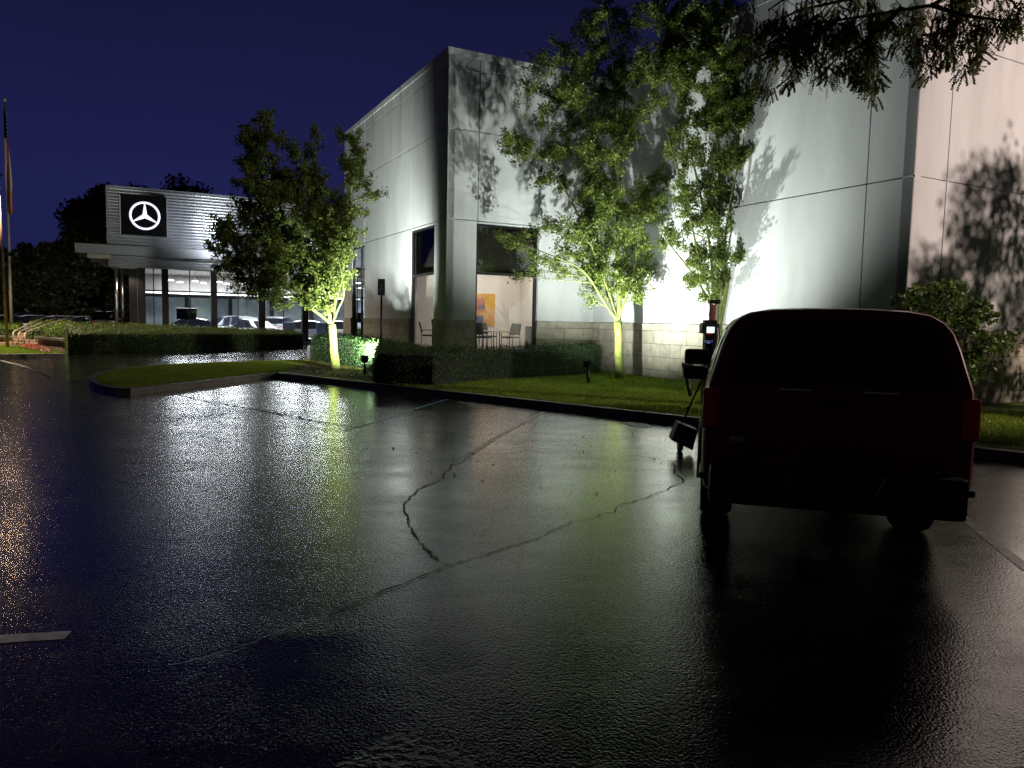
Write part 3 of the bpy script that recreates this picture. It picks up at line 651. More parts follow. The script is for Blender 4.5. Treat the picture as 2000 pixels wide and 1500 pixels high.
# parked cars far left
def ray_at(x, depth, z=0): q = dp(x, 600, depth); return (q.x, q.y, z)
for k, (xx, d, rz, c, suv, lab) in enumerate([(8, 60, 2.6, (.55, .56, .58), 0, 'silver car parked leftmost behind the small hedge and pole'),
        (32, 66, 2.5, (.05, .05, .06), 1, 'black car parked behind the flagpole'),
        (52, 58, 2.45, (.6, .62, .64), 0, 'pale car parked just right of the flagpole'),
        (80, 62, 2.45, (.18, .18, .2), 0, 'dark grey car parked behind the lower handrails'),
        (106, 60, 2.45, (.6, .6, .6), 0, 'silver car parked behind the middle handrail'),
        (132, 63, 2.4, (.4, .42, .45), 0, 'grey car parked behind the upper handrail end'),
        (158, 61, 2.35, (.5, .5, .5), 0, 'silver car parked just left of the sport utility car')]):
    car(ray_at(xx, d, .12), rz, c, lab, 'cars parked behind the steps', suv=bool(suv))
car(ray_at(202, 51, .4), .55, (.35, .38, .38), 'silver sport utility car seen from behind, left of the showroom post', 'cars parked behind the steps', suv=True)

# ------------------------------------------------------------------ trees
def curve_pts(a, b, sag=.12, n=7, jit=.03):
    a, b = Vector(a), Vector(b); L_ = (b-a).length; out = []
    side = Vector((random.gauss(0, 1), random.gauss(0, 1), 0))*jit*L_
    for k in range(n):
        t = k/(n-1); p = a.lerp(b, t); p.z += math.sin(t*math.pi)*-sag*L_*.5 if False else 0
        p += side*math.sin(t*math.pi); out.append(p)
    return out
def pear_tree(base, fork, depth, clumps, label, leaders, leaf=.075, dens=1.0, lname='leaf', bark='bark', group='floodlit street trees', spread=1.1, tr=.14, fill=.28):
    t = empty('pear_tree', base, 0, label, 'tree', group)
    tr_ = MB(); n = 9
    mid = [base.lerp(fork, k/5)+Vector((math.sin(k*2.1)*.012, 0, 0)) for k in range(6)]
    tr_.tube(mid, [tr*1.25, tr*1.05, tr, tr*.97, tr*.95, tr*1.05], 12)
    trunk = tr_.build('trunk', M[bark], t, smooth=True)
    limbs = MB(); nodes = []
    for pts, r0 in leaders:      # list of survey points (x,y,depth offset)
        P = [fork]+[dp(x, y, depth+o) for x, y, o in pts]
        # resample smooth (Catmull-Rom)
        Q = []
        for i in range(len(P)-1):
            p0, p1, p2, p3 = P[max(i-1, 0)], P[i], P[i+1], P[min(i+2, len(P)-1)]
            for k in range(5):
                s = k/5; Q.append(.5*((2*p1)+(p2-p0)*s+(2*p0-5*p1+4*p2-p3)*s*s+(3*p1-p0-3*p2+p3)*s**3))
        Q.append(P[-1]); m = len(Q)
        rad = [r0*(1-.78*(i/(m-1))**.8) for i in range(m)]
        limbs.tube(Q, rad, 8); nodes += [(q, r) for q, r in zip(Q[2:], rad[2:])]
    LP = []; LN = []
    extra = []
    for i in range(len(clumps)):
        for j in range(i+1, len(clumps)):
            a_, c_ = clumps[i], clumps[j]; dd_ = math.hypot(a_[0]-c_[0], a_[1]-c_[1])
            if dd_ < 68 and random.random() < fill: extra.append(((a_[0]+c_[0])/2+random.gauss(0, 5), (a_[1]+c_[1])/2+random.gauss(0, 5), (a_[2]+c_[2])/2*.8))
    for c in list(clumps)+extra:
        x, y, r = c[:3]; off = c[3] if len(c) > 3 else random.uniform(-1, 1)*spread
        C = dp(x, y, depth+off); rw = r/FPX*(depth+off)*1.23
        # nearest node below
        best = min(nodes, key=lambda q: (q[0]-C).length+(1.5 if q[0].z > C.z-.1 else 0))
        q0 = best[0]; B = curve_pts(q0, C, n=6, jit=.06); r1 = min(best[1]*.55, .022+.02*rw)
        limbs.tube(B, [r1*(1-.7*k/5) for k in range(6)], 5, cap=False)
        # twigs
        nt = max(5, int(20*rw)); tips = []
        for k in range(nt):
            d = Vector((random.gauss(0, 1), random.gauss(0, 1), random.gauss(0, 1)+.35)).normalized(); s = B[random.choice((2, 3, 4, 5))]
            e = C+Vector((d.x, d.y, d.z*1.0))*rw*random.uniform(.55, 1.18)
            T_ = curve_pts(s, e, n=4, jit=.08); limbs.tube(T_, [.006, .005, .004, .003], 3, cap=False); tips.append((T_, d))
        nl = int(dens*3500*rw*rw/(leaf/.075)**1.5)+40
        for k in range(nl):
            T_, d = random.choice(tips); u_ = random.random()**.6; i = min(int(u_*3), 2); p = T_[i].lerp(T_[i+1], u_*3-i)
            LP.append(p+Vector((random.gauss(0, .055), random.gauss(0, .055), random.gauss(0, .06)-.02)))
            LN.append((random.gauss(0, .7), random.gauss(0, .7)-.35, random.gauss(.2, .6)))
    limbs.build('limbs', M['limb'] if bark == 'bark' else M[bark], t, smooth=True, fix=False)
    LP = np.array([tuple(p) for p in LP]); LN = np.array(LN)
    leaf_mesh('crown', LP, LN, leaf*rng.uniform(.65, 1.3, len(LP)), M[lname], t, w=.62)
    return t
Z0 = .12
b1 = gp(655, 721, Z0); f1 = dp(648, 634, b1.y)
T1 = [(515,232,24),(480,262,20),(500,300,36),(545,290,30),(492,345,34),(540,345,36),(585,335,26),(615,262,15),(613,300,20),(617,345,26),(664,262,15),(692,272,20),(702,300,20),(682,330,26),(705,355,24),(745,375,11),(725,382,10),
      (462,402,26),(500,400,40),(560,392,42),(610,400,42),(660,400,38),(692,415,24),(435,440,26),(480,450,42),(540,450,46),(600,452,46),(650,458,42),(690,452,22),(427,488,24),(470,500,42),(530,510,46),(590,510,46),(640,520,42),(672,500,28),
      (425,525,16),(462,548,30),(520,558,36),(580,560,38),(632,570,32),(662,548,22),(485,572,20),(545,590,16),(600,588,22),(640,600,16),(570,470,40),(620,360,24),(508,260,22),(520,470,34),(655,440,30),(610,545,30)]
pear_tree(b1, f1, b1.y, T1, 'broad bushy pear tree on the mulch bed in front of the showroom', [([(640,600,0),(632,540,.1),(620,450,.1),(615,350,0),(614,265,0)], .085), ([(652,600,.1),(668,540,.2),(678,440,.2),(690,330,.1),(688,262,0)], .075),
     ([(625,615,-.3),(590,590,-.6),(540,545,-.9),(470,500,-1.0)], .065), ([(630,590,.3),(590,500,.6),(545,400,.6),(515,300,.3),(510,235,0)], .07), ([(660,605,-.3),(672,570,-.6),(660,500,-.8)], .045)], leaf=.085, dens=.85)
b2 = gp(1210, 741, Z0); f2 = dp(1207, 628, b2.y)
T2 = [(1150,60,36),(1182,20,34),(1222,50,36),(1088,88,24),(1052,108,20),(1038,130,15),(1112,125,28),(1160,125,34),(1210,115,34),(1045,160,20),(1072,190,28),(1122,190,34),(1170,185,36),(1215,180,34),(1255,155,24),
      (1062,222,22),(1110,240,34),(1165,240,36),(1210,250,32),(1242,222,26),(985,268,18),(1003,298,20),(1030,290,20),(1065,300,20),(1102,300,28),(1150,305,34),(1200,310,30),(1235,275,18),
      (1060,352,22),(1102,352,26),(1150,362,32),(1200,372,32),(1252,375,26),(1288,345,24,.5),(1290,385,26,.5),(1140,405,28),(1190,412,32),(1240,412,30),(1280,425,20,.4),
      (1072,432,20),(1110,450,26),(1150,462,32),(1200,472,36),(1250,472,26),(1092,500,26),(1042,448,12),(1130,512,28),(1180,522,34),(1230,522,32),(1268,530,20),(1090,535,15),(1160,560,24),(1210,560,28),(1250,556,24),(1030,505,18,-1.2),(1000,470,14,-1.3),(975,455,10,-1.4),(1010,540,10,-1.4),(1158,585,13),(1250,582,12),(1060,515,16,-.8)]
pear_tree(b2, f2, b2.y, T2, 'tall mossy pear tree standing left of the charging station, lowest leaves brightly lit', [([(1195,590,0),(1175,540,.2),(1165,440,.3),(1160,300,.2),(1150,100,0)], .07), ([(1210,590,0),(1208,500,0),(1203,350,-.1),(1200,180,-.1),(1185,30,0)], .085),
     ([(1215,600,-.1),(1235,540,-.2),(1255,420,-.3),(1270,350,-.2)], .055), ([(1180,590,-.3),(1140,530,-.9),(1080,500,-1.2),(1010,475,-1.4)], .05), ([(1185,560,-.2),(1130,420,-.6),(1060,310,-.7),(990,275,-.8)], .045), ([(1205,450,.3),(1215,300,.4),(1222,120,.3),(1222,50,.2)], .045)], leaf=.07, dens=.85, tr=.125)
b3 = gp(1412, 757, Z0); b3 = dp(1411, 745, 20.9); b3.z = Z0; f3 = dp(1404, 640, b3.y)
T3 = [(1280,30,36),(1330,42,44),(1380,42,44),(1430,52,44),(1472,82,28),(1302,92,36),(1350,112,44),(1400,122,44),(1450,132,36),(1488,172,26),(1262,112,22),(1292,142,28),(1342,172,34),(1400,192,38),(1450,202,34),(1488,205,20),(1282,192,20),(1362,232,28),(1410,252,34),(1455,252,30),(1478,232,18),
      (1332,252,18),(1372,290,24),(1402,312,24),(1440,312,28),(1465,292,16),(1392,362,22),(1440,372,24),(1412,402,24),(1352,382,18),(1350,422,20),(1382,422,20),(1470,392,14),(1490,397,10),(1450,422,18),(1402,452,26),(1440,452,20),(1342,442,16),(1360,482,20),(1400,502,30),(1342,512,20),(1440,502,15),(1370,542,26),(1402,560,22),(1350,552,16),(1302,470,16),(1320,402,14),(1470,532,9),(1376,575,12),(1420,540,16),
      (1325,360,14),(1300,300,12),(1345,320,12),(1420,150,36),(1370,80,36),(1310,440,14)]
pear_tree(b3, f3, b3.y, T3, 'tall many stemmed pear tree behind the charging station', [([(1418,570,-.1),(1430,510,-.1),(1438,420,0),(1435,300,0),(1425,180,0),(1430,60,0)], .08), ([(1402,570,.2),(1404,450,.3),(1403,330,.3),(1395,200,.2),(1380,60,.1)], .065),
     ([(1380,580,.0),(1350,530,-.1),(1310,480,-.3),(1285,440,-.4)], .045), ([(1395,560,.2),(1380,440,.3),(1350,300,.3),(1320,180,.2),(1285,60,.1)], .055), ([(1412,520,-.3),(1425,400,-.4),(1455,260,-.4),(1468,120,-.2)], .045), ([(1365,500,-.4),(1335,370,-.5),(1300,250,-.5),(1270,120,-.3)], .04)], leaf=.068, dens=1.15, spread=.8, tr=.10, fill=.4)

# honey locust leaning over the lot from the right (trunk stands outside the frame)
ht = empty('honey_locust_tree', (7.6, 4.4, 0), 0, 'dark feathery leaved branches of a locust tree hanging into the top right corner', 'tree')
b = MB(); b.tube([(7.6, 4.4, 0), (7.5, 4.5, 2), (7.3, 4.9, 3.6), (7.0, 5.6, 4.9)], [.2, .16, .14, .12], 12); b.build('trunk', M['barkdark'], ht, smooth=True)
LB_ = MB(); LP = []; DR = []
br = [[(1960,-160,7.2),(1900,-40,7.3),(1820,10,7.4),(1700,30,7.6),(1600,45,7.8),(1520,60,8.0)], [(1960,-160,7.0),(1960,-20,7.0),(1990,20,7.0)], [(1900,-40,7.3),(1860,60,7.2),(1800,70,7.2)], [(1760,15,7.5),(1680,90,7.5),(1640,110,7.6)],
      [(1960,-160,7.2),(1700,-60,7.6),(1560,-20,8.0),(1500,20,8.1)], [(1820,10,7.4),(1880,30,7.0),(1960,40,6.9)], [(1640,35,7.7),(1590,70,7.7),(1560,85,7.8)], [(1850,-20,7.6),(1760,-10,7.7),(1650,0,7.9),(1560,20,8.0),(1500,50,8.1)], [(1700,30,7.6),(1700,90,7.4),(1715,130,7.3)], [(1860,20,7.2),(1850,70,7.1)], [(1600,30,7.8),(1540,70,7.9),(1500,85,8)]]
br2 = []
for bi, pts in enumerate(br):
    P = [dp(x, y, d) for x, y, d in pts]
    if bi in (0, 1, 4): P = [Vector((7.0, 5.6, 4.9))]+P
    LB_.tube(P, [.022*(1-.75*k/(len(P)-1))+.003 for k in range(len(P))], 6); 
    for i in range((1 if bi in (0, 1, 4) else 0), len(P)-1):
        for k in range(7 if i else 3): br2.append(P[i].lerp(P[i+1], random.random()))
for s in br2:
    L_ = random.uniform(.18, .55); d = Vector((random.gauss(0, .5), random.gauss(0, .5), -random.uniform(.25, 1.1))).normalized()
    e = s+d*L_; T_ = [s, s.lerp(e, .5)+Vector((0, 0, .03)), e]; LB_.tube(T_, [.005, .004, .002], 3, cap=False)
    for k in range(int(5+L_*9)):      # compound leaves
        q = s.lerp(e, random.uniform(.2, 1)); ax = (Vector((random.gauss(0, .55), random.gauss(0, .55), -random.uniform(.3, 1.5)))).normalized()
        side = ax.cross(Vector((random.gauss(0, 1), random.gauss(0, 1), random.gauss(0, 1)))).normalized(); nl = random.randint(7, 10); ll = random.uniform(.12, .19); LB_.tube([q, q+ax*ll], [.0022, .001], 3, cap=False)
        for j in range(nl):
            for sg_ in (-1, 1): LP.append(q+ax*ll*(j+.5)/nl+side*sg_*.013); DR.append((side*sg_+ax*.5, ax.cross(side)))
LB_.build('limbs', M['barkdark'], ht, smooth=True, fix=False)
def leaflets(name, P, D, ln, wd, m, parent):
    n = len(P); P = np.array([tuple(p) for p in P]); D1 = np.array([tuple(d[0]) for d in D]); D2 = np.array([tuple(d[1]) for d in D])
    D1 /= np.linalg.norm(D1, axis=1)[:, None]; D2 /= np.linalg.norm(D2, axis=1)[:, None]; S = np.cross(D1, D2)
    l_ = ln*rng.uniform(.75, 1.2, n)[:, None]
    vs = np.stack([P, P+D1*l_*.5+S*wd, P+D1*l_, P+D1*l_*.5-S*wd], 1).reshape(-1, 3)
    me = bpy.data.meshes.new(name); me.vertices.add(4*n); me.vertices.foreach_set('co', vs.astype(np.float32).ravel())
    me.loops.add(4*n); me.loops.foreach_set('vertex_index', np.arange(4*n).astype(np.int32))
    me.polygons.add(n); me.polygons.foreach_set('loop_start', np.arange(0, 4*n, 4).astype(np.int32)); me.update(calc_edges=True)
    me.materials.append(m); o = bpy.data.objects.new(name, me); COL.objects.link(o); o.parent = parent; o.matrix_parent_inverse = basis(parent).inverted()
leaflets('crown', LP, DR, .036, .0105, M['leafdark'], ht)

# shrub by the pink wall
ds_ = 12.6; sb = gp(1830, 765, .15); sb = dp(1835, 740, ds_); sb.z = .12
SH = [(1742,588,9),(1765,580,8),(1790,588,18),(1832,582,22),(1820,555,8),(1872,575,20),(1856,552,6),(1912,598,24),(1800,620,30),(1850,622,36),(1900,642,34),(1942,612,20),(1962,652,20),(1880,690,30),(1922,682,24),(1902,730,24),(1958,682,16),(1888,752,12),(1830,662,36),(1850,700,30),(1820,730,26),(1770,640,26),(1780,700,30)]
pear_tree(sb, dp(1838, 715, ds_), ds_, SH, 'rounded leafy shrub behind the truck in front of the pink lit wall', [([(1820,680,0),(1795,620,0)], .03), ([(1840,670,0),(1850,600,0)], .03), ([(1870,690,0),(1920,640,0)], .03), ([(1850,700,.2),(1880,650,.3),(1900,600,.3)], .02)], leaf=.085, dens=.62, fill=.1, lname='leafshrub', bark='barkdark', group=None, spread=.4, tr=.04)
SHR = [o for o in SC.objects if o.name.startswith('pear_tree')][-1]; SHR.name = 'leafy_shrub'; SHR['category'] = 'shrub'
# taller locust-like shrub tree outside right that shades the pink wall
ot = empty('ornamental_tree', (15.0, 12.9, .1), 0, 'leafy tree just outside the right edge whose shadow falls on the pink lit wall', 'tree')
b = MB(); b.tube([(15, 12.9, .1), (15.05, 12.9, 1.2), (15, 13, 5.2)], [.1, .08, .02], 8); b.build('trunk', M['barkdark'], ot, smooth=True)
P_ = []
for k in range(110):
    h_ = random.uniform(.1, 6.0); rr_ = (1.75 if h_ < 3.6 else 1.75-.5*(h_-3.6)); a_ = random.uniform(0, 6.28); q_ = rr_*math.sqrt(random.random())
    d_ = rng.normal(size=(170, 3)); P_.append(np.array([15.35+math.cos(a_)*q_, 12.9+math.sin(a_)*q_, h_])+d_*.17)
P_ = np.concatenate(P_); P_[:, 2] = np.maximum(P_[:, 2], .2); leaf_mesh('crown', P_, rng.normal(size=P_.shape), .10*rng.uniform(.6, 1.4, len(P_)), M['leafshrub'], ot, w=.55)
# ------------------------------------------------------------------ far trees
def far_tree(x, ytop, depth, halfw, label, leafs=.46, n=8200):
    top = dp(x, ytop, depth).z; w = halfw/FPX*depth; base = dp(x, 600, depth); base.z = 0
    t = empty('dark_tree', base, 0, label, 'tree', 'dark trees behind the showroom')
    b = MB(); b.tube([base, base+Z*top*.3, base+Z*top*.7], [.28, .2, .08], 8)
    for k in range(9):
        a = random.uniform(0, 6.28); z0 = random.uniform(.2, .6)*top; b.tube([base+Z*z0, base+Vector((math.cos(a)*w*.7, math.sin(a)*w*.7, z0+top*.2))], [.1, .03], 5)
    b.build('trunk', M['barkdark'], t)
    P = []; nc = 46
    for k in range(nc):
        h_ = random.uniform(.05, 1)**.9; wz = w*(1.0-.75*max(0, h_-.45)/.55); a = random.uniform(0, 6.28); r_ = wz*math.sqrt(random.random())
        c = base+Vector((math.cos(a)*r_, math.sin(a)*r_, h_*top*.96)); rc = random.uniform(.7, 1.5)*top/11
        d = rng.normal(size=(n//nc, 3)); d /= np.linalg.norm(d, axis=1)[:, None]; P.append(np.array(tuple(c))+d*rc*rng.uniform(.5, 1.05, (n//nc, 1)))
    P = np.concatenate(P); P[:, 2] = np.abs(P[:, 2]); leaf_mesh('crown', P, rng.normal(size=P.shape), leafs*rng.uniform(.6, 1.4, len(P)), M['farleaf'], t, w=.6)
for i, (x, y, d, w, lab) in enumerate([(20, 486, 74, 62, 'broad dark tree directly behind the slim pole at the left edge'), (100, 480, 75, 60, 'broad dark tree above the row of parked cars'), (-30, 478, 78, 75, 'dark hedge-like tree at the far left behind the flagpole'), (60, 482, 80, 70, 'low dark tree between the flagpole and the showroom'),
     (140, 468, 84, 60, 'dark tree whose lower crown fills the gap left of the showroom canopy'), (165, 398, 76, 52, 'dark tree stepping up toward the showroom roof'), (212, 366, 80, 48, 'tallest dark tree beside the left end of the showroom roof'),
     (355, 350, 92, 34, 'small dark tree top showing above the middle of the showroom roof'), (270, 362, 92, 22, 'thin dark tree tip showing above the emblem sign'), (395, 366, 94, 26, 'dark tree tip at the right above the showroom roof')]):
    far_tree(x, y, d, w, lab)

# ------------------------------------------------------------------ hedges
def hedge(name, front_, back_, z0, zf_, zb_, label, m, leaf=.05, dens=900, group='clipped hedges', jag=.09):
    """front_/back_: matching lists of ground points; top height zf_ (front) zb_ (back)"""
    t = empty(name, (front_[0]+back_[0])*.5, 0, label, 'hedge', group)
    F = [Vector((p.x, p.y, 0)) for p in front_]; Bk = [Vector((p.x, p.y, 0)) for p in back_]; n = len(F)
    zf_ = zf_ if hasattr(zf_, '__len__') else [zf_]*n; zb_ = zb_ if hasattr(zb_, '__len__') else [zb_]*n
    core = MB(); secs = []
    for i in range(n):
        d = (Bk[i]-F[i]).normalized()*.07; e = .06
        secs.append([F[i]+d+Z*z0, F[i]+d+Z*(zf_[i]-e-.05), F[i]+d*1.8+Z*(zf_[i]-e), Bk[i]-d*1.8+Z*(zb_[i]-e), Bk[i]-d+Z*(zb_[i]-e-.05), Bk[i]-d+Z*z0])
    core.loft(secs); core.build('branches', M['hcore'], t)
    P = []; Nn = []
    def quad(a, b, c, d, nrm, k=1.0):
        ar = ((b-a).cross(d-a)).length*.5+((b-c).cross(d-c)).length*.5; q = int(ar*dens*k)
        for _ in range(q):
            u_, v_ = random.random(), random.random(); p = a.lerp(b, u_).lerp(d.lerp(c, u_), v_)
            w = math.sin(p.x*5.1+p.z*3)*math.sin(p.y*4.3+p.z*4.7)*.035
            P.append(tuple(p+nrm*(random.gauss(-.015, jag*.6)+w))); Nn.append(tuple(nrm+Vector((random.gauss(0, 1.0), random.gauss(0, 1.0), random.gauss(0, 1.0)))))
    for i in range(n-1):
        f0, f1, k0, k1 = F[i], F[i+1], Bk[i], Bk[i+1]
        nf = Vector(((f1-f0).y, -(f1-f0).x, 0)).normalized()
        if nf.dot(F[i]-Bk[i]) < 0: nf = -nf
        quad(f0+Z*z0, f1+Z*z0, f1+Z*zf_[i+1], f0+Z*zf_[i], nf); quad(k0+Z*z0, k1+Z*z0, k1+Z*zb_[i+1], k0+Z*zb_[i], -nf, .5)
        quad(f0+Z*zf_[i], f1+Z*zf_[i+1], k1+Z*zb_[i+1], k0+Z*zb_[i], Z)
    for i, s in ((0, -1), (n-1, 1)):
        j = 1 if i == 0 else n-2; ne = (F[i]-F[j]).normalized(); quad(F[i]+Z*z0, Bk[i]+Z*z0, Bk[i]+Z*zb_[i], F[i]+Z*zf_[i], ne)
    P = np.array(P); leaf_mesh('foliage', P, np.array(Nn), leaf*rng.uniform(.6, 1.4, len(P)), m, t, w=.5); return t
hedge('clipped_hedge', [uv(5.05,-1.5), uv(4.0,-2.0), uv(2.3,-2.55), uv(-.2,-3.45), uv(-1.6,-4.3), uv(-2.3,-4.7), uv(-3.1,-4.1), uv(-3.35,-3.3), uv(-2.9,-2.0)],
      [uv(5.35,-.35), uv(4.2,-.8), uv(2.6,-1.35), uv(.5,-2.2), uv(-.2,-2.7), uv(-.6,-2.7), uv(-1.0,-2.6), uv(-1.2,-2.2), uv(-1.3,-1.4)], .1, [1.05,1.02,1.0,.98,.97,.97,.97,1,1], 1.02,
      'dark clipped hedge wrapping the building corner under the large window', M['hedge'], dens=850)
hedge('clipped_hedge', [uv(-2.75,-1.7), uv(-2.35,-.2), uv(-2.3,1.5), uv(-2.3,3), uv(-2.5,5), uv(-2.75,7.2)], [uv(-1.3,-1.3), uv(-1.15,-.2), uv(-1.1,1.5), uv(-1.1,3), uv(-1.2,5), uv(-1.5,7.4)], .1, [1.0,1.02,1.08,1.12,1.15,1.15], [1.0,1.02,1.08,1.12,1.15,1.15],
      'clipped hedge behind the bushy tree with a bright floodlit patch on its leaves', M['hedge'], dens=800)
ha, hb_ = Vector((-19.4, 32.2, 0)), Vector((-12.9, 45.6, 0)); hd = (hb_-ha).normalized(); hn = Vector((-hd.y, hd.x, 0))
if hn.x > 0: hn = -hn
hedge('clipped_hedge', [ha.lerp(hb_, k/6) for k in range(7)], [ha.lerp(hb_, k/6)+hn*2.1+hd*1.2 for k in range(7)], 0.0, [.98,.96,.95,.93,.92,.9,.88], [1.38,1.36,1.3,1.22,1.15,1.08,1.0],
      'long dark hedge along the drive in front of the showroom', M['hedgelight'], leaf=.07, dens=420)

# ------------------------------------------------------------------ planted bed, litter, grass
bed = [gp(x, y, .129) for x, y in [(575,731),(620,735),(700,744),(800,756),(880,764.5),(905,766),(880,760),(870,755),(800,742),(735,728),(715,712),(650,706),(612,703),(590,712),(560,722)]]
sheet('mulch_bed', [(q.x, q.y) for q in bed], .129, M['mulch'])
bp_ = [(q.x, q.y) for q in bed]
def litter(name, poly, n, size, m, z=.14, lab=None):
    xs = [p[0] for p in poly]; ys = [p[1] for p in poly]; x = rng.uniform(min(xs), max(xs), n*6); y = rng.uniform(min(ys), max(ys), n*6); k = inpoly(x, y, poly); x = x[k][:n]; y = y[k][:n]
    P = np.stack([x, y, z+rng.uniform(0, .03, len(x))], 1); Nn = np.stack([rng.normal(0, .4, len(x)), rng.normal(0, .4, len(x)), np.ones(len(x))], 1)
    o = leaf_mesh(name, P, Nn, size*rng.uniform(.6, 1.3, len(x)), m); o['kind'] = 'stuff'; return o
tag(litter('fallen_leaves', bp_, 2600, .07, M['litter']), 'brown and yellow leaves scattered over the mulch bed', 'leaf litter')
tag(litter('ground_cover', bp_, 1800, .07, M['leafshrub'], .15), 'low green ground cover growing in the mulch bed', 'ground cover')
lawn_vis = [(q.x, q.y) for q in [gp(885, 765, .13), gp(1370, 816, .13)]]+[tuple((kl+kd*16)[:2])]+[(13, 10), (13, 14.5)]+[tuple(uv(WA, -LC)[:2]), tuple(uv(WA, -.5)[:2]), tuple(uv(4.6, -1.9)[:2]), tuple(uv(2.3, -2.5)[:2]), tuple(uv(-.2, -3.4)[:2]), tuple(uv(-1.8, -4.5)[:2])]
kin = [tuple((q)[:2]) for q in offset_path(KL, .15)]
# keep the blades on the lawn side of the kerb
lawn_clip = [tuple((kl+kd*5.2+Vector((kd.y*-1, kd.x, 0))*.17)[:2])]+[tuple((kl+kd*17+Vector((-kd.y, kd.x, 0))*.17)[:2])]+lawn_vis[3:]
tag(grass('grass', lawn_clip, 95000, .06), 'short green lawn grass between the kerb and the pale wall', 'grass', kind='stuff')
ip = [tuple(q[:2]) for q in offset_path([kl]+isl, .17)]
ip_poly = ip+[tuple(gp(600, 712, .13)[:2]), tuple(gp(560, 724, .13)[:2])]
tag(grass('grass', ip_poly, 70000, .05), 'short green grass on the rounded traffic island', 'grass', kind='stuff')
# stray leaves on the asphalt
tag(litter('stray_leaves', [tuple(gp(x, y)[:2]) for x, y in [(620,770),(1040,850),(1360,840),(1360,900),(1200,1000),(700,900),(420,790)]], 170, .05, M['litter'], .004), 'a few wet leaves scattered on the asphalt', 'leaf litter')

# ------------------------------------------------------------------ floodlights
def floodlight(base, aim, label, h=.42, energy=900, lens=True, ang=110, lean=(0, 0), head=(.24, .16, .17), col=(.96, 1.0, .91), blend=.7, light=True, loc_off=None):
    t = empty('floodlight', base, 0, label, 'floodlight', 'ground floodlights on stub posts')
    top = base+Vector((lean[0], lean[1], h)); b = MB(); b.tube([base-Z*.02, top-Z*.06], .048, 14); b.build('post', M['black'], t, smooth=True)
    b = MB(); b.tube([top-Z*.06, top-Z*.045], .056, 14); b.tube([top-Z*.05, top+Z*.05], .018, 8); b.build('knuckle', M['black'], t)
    hc = top+Z*.13; d = (Vector(aim)-hc).normalized(); q = d.to_track_quat('Y', 'Z').to_matrix().to_4x4(); T = Matrix.Translation(hc) @ q
    w, l, hh = head; b = MB(T)
    # tapered housing: small back, wide mouth with overhanging hood
    b.hexa([Vector((-w*.34, -l*.6, -hh*.32)), Vector((w*.34, -l*.6, -hh*.32)), Vector((w*.34, -l*.6, hh*.32)), Vector((-w*.34, -l*.6, hh*.32))], [Vector((-w*.5, l*.5, -hh*.5)), Vector((w*.5, l*.5, -hh*.5)), Vector((w*.5, l*.5, hh*.5)), Vector((-w*.5, l*.5, hh*.5))])
    b.box(-w*.53, w*.53, l*.505, l*.62, hh*.48, hh*.54); b.box(-w*.53, -w*.49, l*.505, l*.6, -hh*.5, hh*.477); b.box(w*.49, w*.53, l*.505, l*.6, -hh*.5, hh*.477)
    b.build('housing', M['black'], t, bevel=.008)
    b = MB(T); b.add([(-w*.45, l*.512, -hh*.45), (w*.45, l*.512, -hh*.45), (w*.45, l*.512, hh*.45), (-w*.45, l*.512, hh*.45)], [(0,1,2,3)]); b.build('lens', M['lampoff'], t, fix=False)
    if light: spot('floodlight_beam', hc+d*(l*.66), aim, energy, col, ang, blend, .05)
    return t
fl1 = gp(712, 732, .12); fl2 = gp(1150, 750, .12); fl3 = gp(1350, 777, .12)
floodlight(fl1, uv(-.5, 9.0, 6.2), 'black floodlight on the mulch bed throwing light onto the hedge leaves', energy=8500, h=.34, ang=98, blend=.9)
spot('floodlight_fill', fl1+Vector((0, .05, .55)), dp(560, 480, 27), 800, (.93, 1.0, .86), 88, .9, .05)  # second spot added at this floodlight to brighten the bushy crown
floodlight(fl2, uv(WA, -3.4, 8.0), 'black floodlight on the lawn left of the mossy tree, tilted up', energy=4300, h=.42, lean=(-.05, 0), ang=152, blend=1.0)
floodlight(fl3, uv(WA-.2, -5.6, 7.5), 'black floodlight on a slanted post close to the truck', energy=1350, h=.52, lean=(-.12, 0), head=(.26, .24, .2), ang=140, blend=1.0)

# ------------------------------------------------------------------ small things on the island
sn = empty('sign_post', gp(742, 748, .12)+Vector((-.9, 5.0, 0)), 0, 'small dark parking sign on a post standing in the hedge near the building corner', 'sign')
sb_ = Vector((-3.74, 21.0, .12)); sn.location = sb_
b = MB(); b.tube([sb_, sb_+Z*2.75], .03, 8); b.build('post', M['black'], sn, smooth=True)
T_ = Matrix.Translation(sb_+Vector((0, -.04, 2.37))) @ Matrix.Rotation(R(8), 4, 'Z')
b = MB(T_); b.cbox(-.10, .10, -.012, .0, 0, .46, .004); b.build('panel', M['signback'], sn)
b = MB(T_); b.lathe([(0, -.0155), (.022, -.0155), (.022, -.0125)], (.0, 0, .25), 'y', 14); b.tube([(0, -.015, .24), (0.01, -.015, .17), (.05, -.015, .17)], .008, 5); b.tube([(-.045, -.015, .20), (-.03, -.015, .13), (.03, -.015, .12)], .008, 5); b.build('wheelchair_symbol', M['cartgrey'], sn)

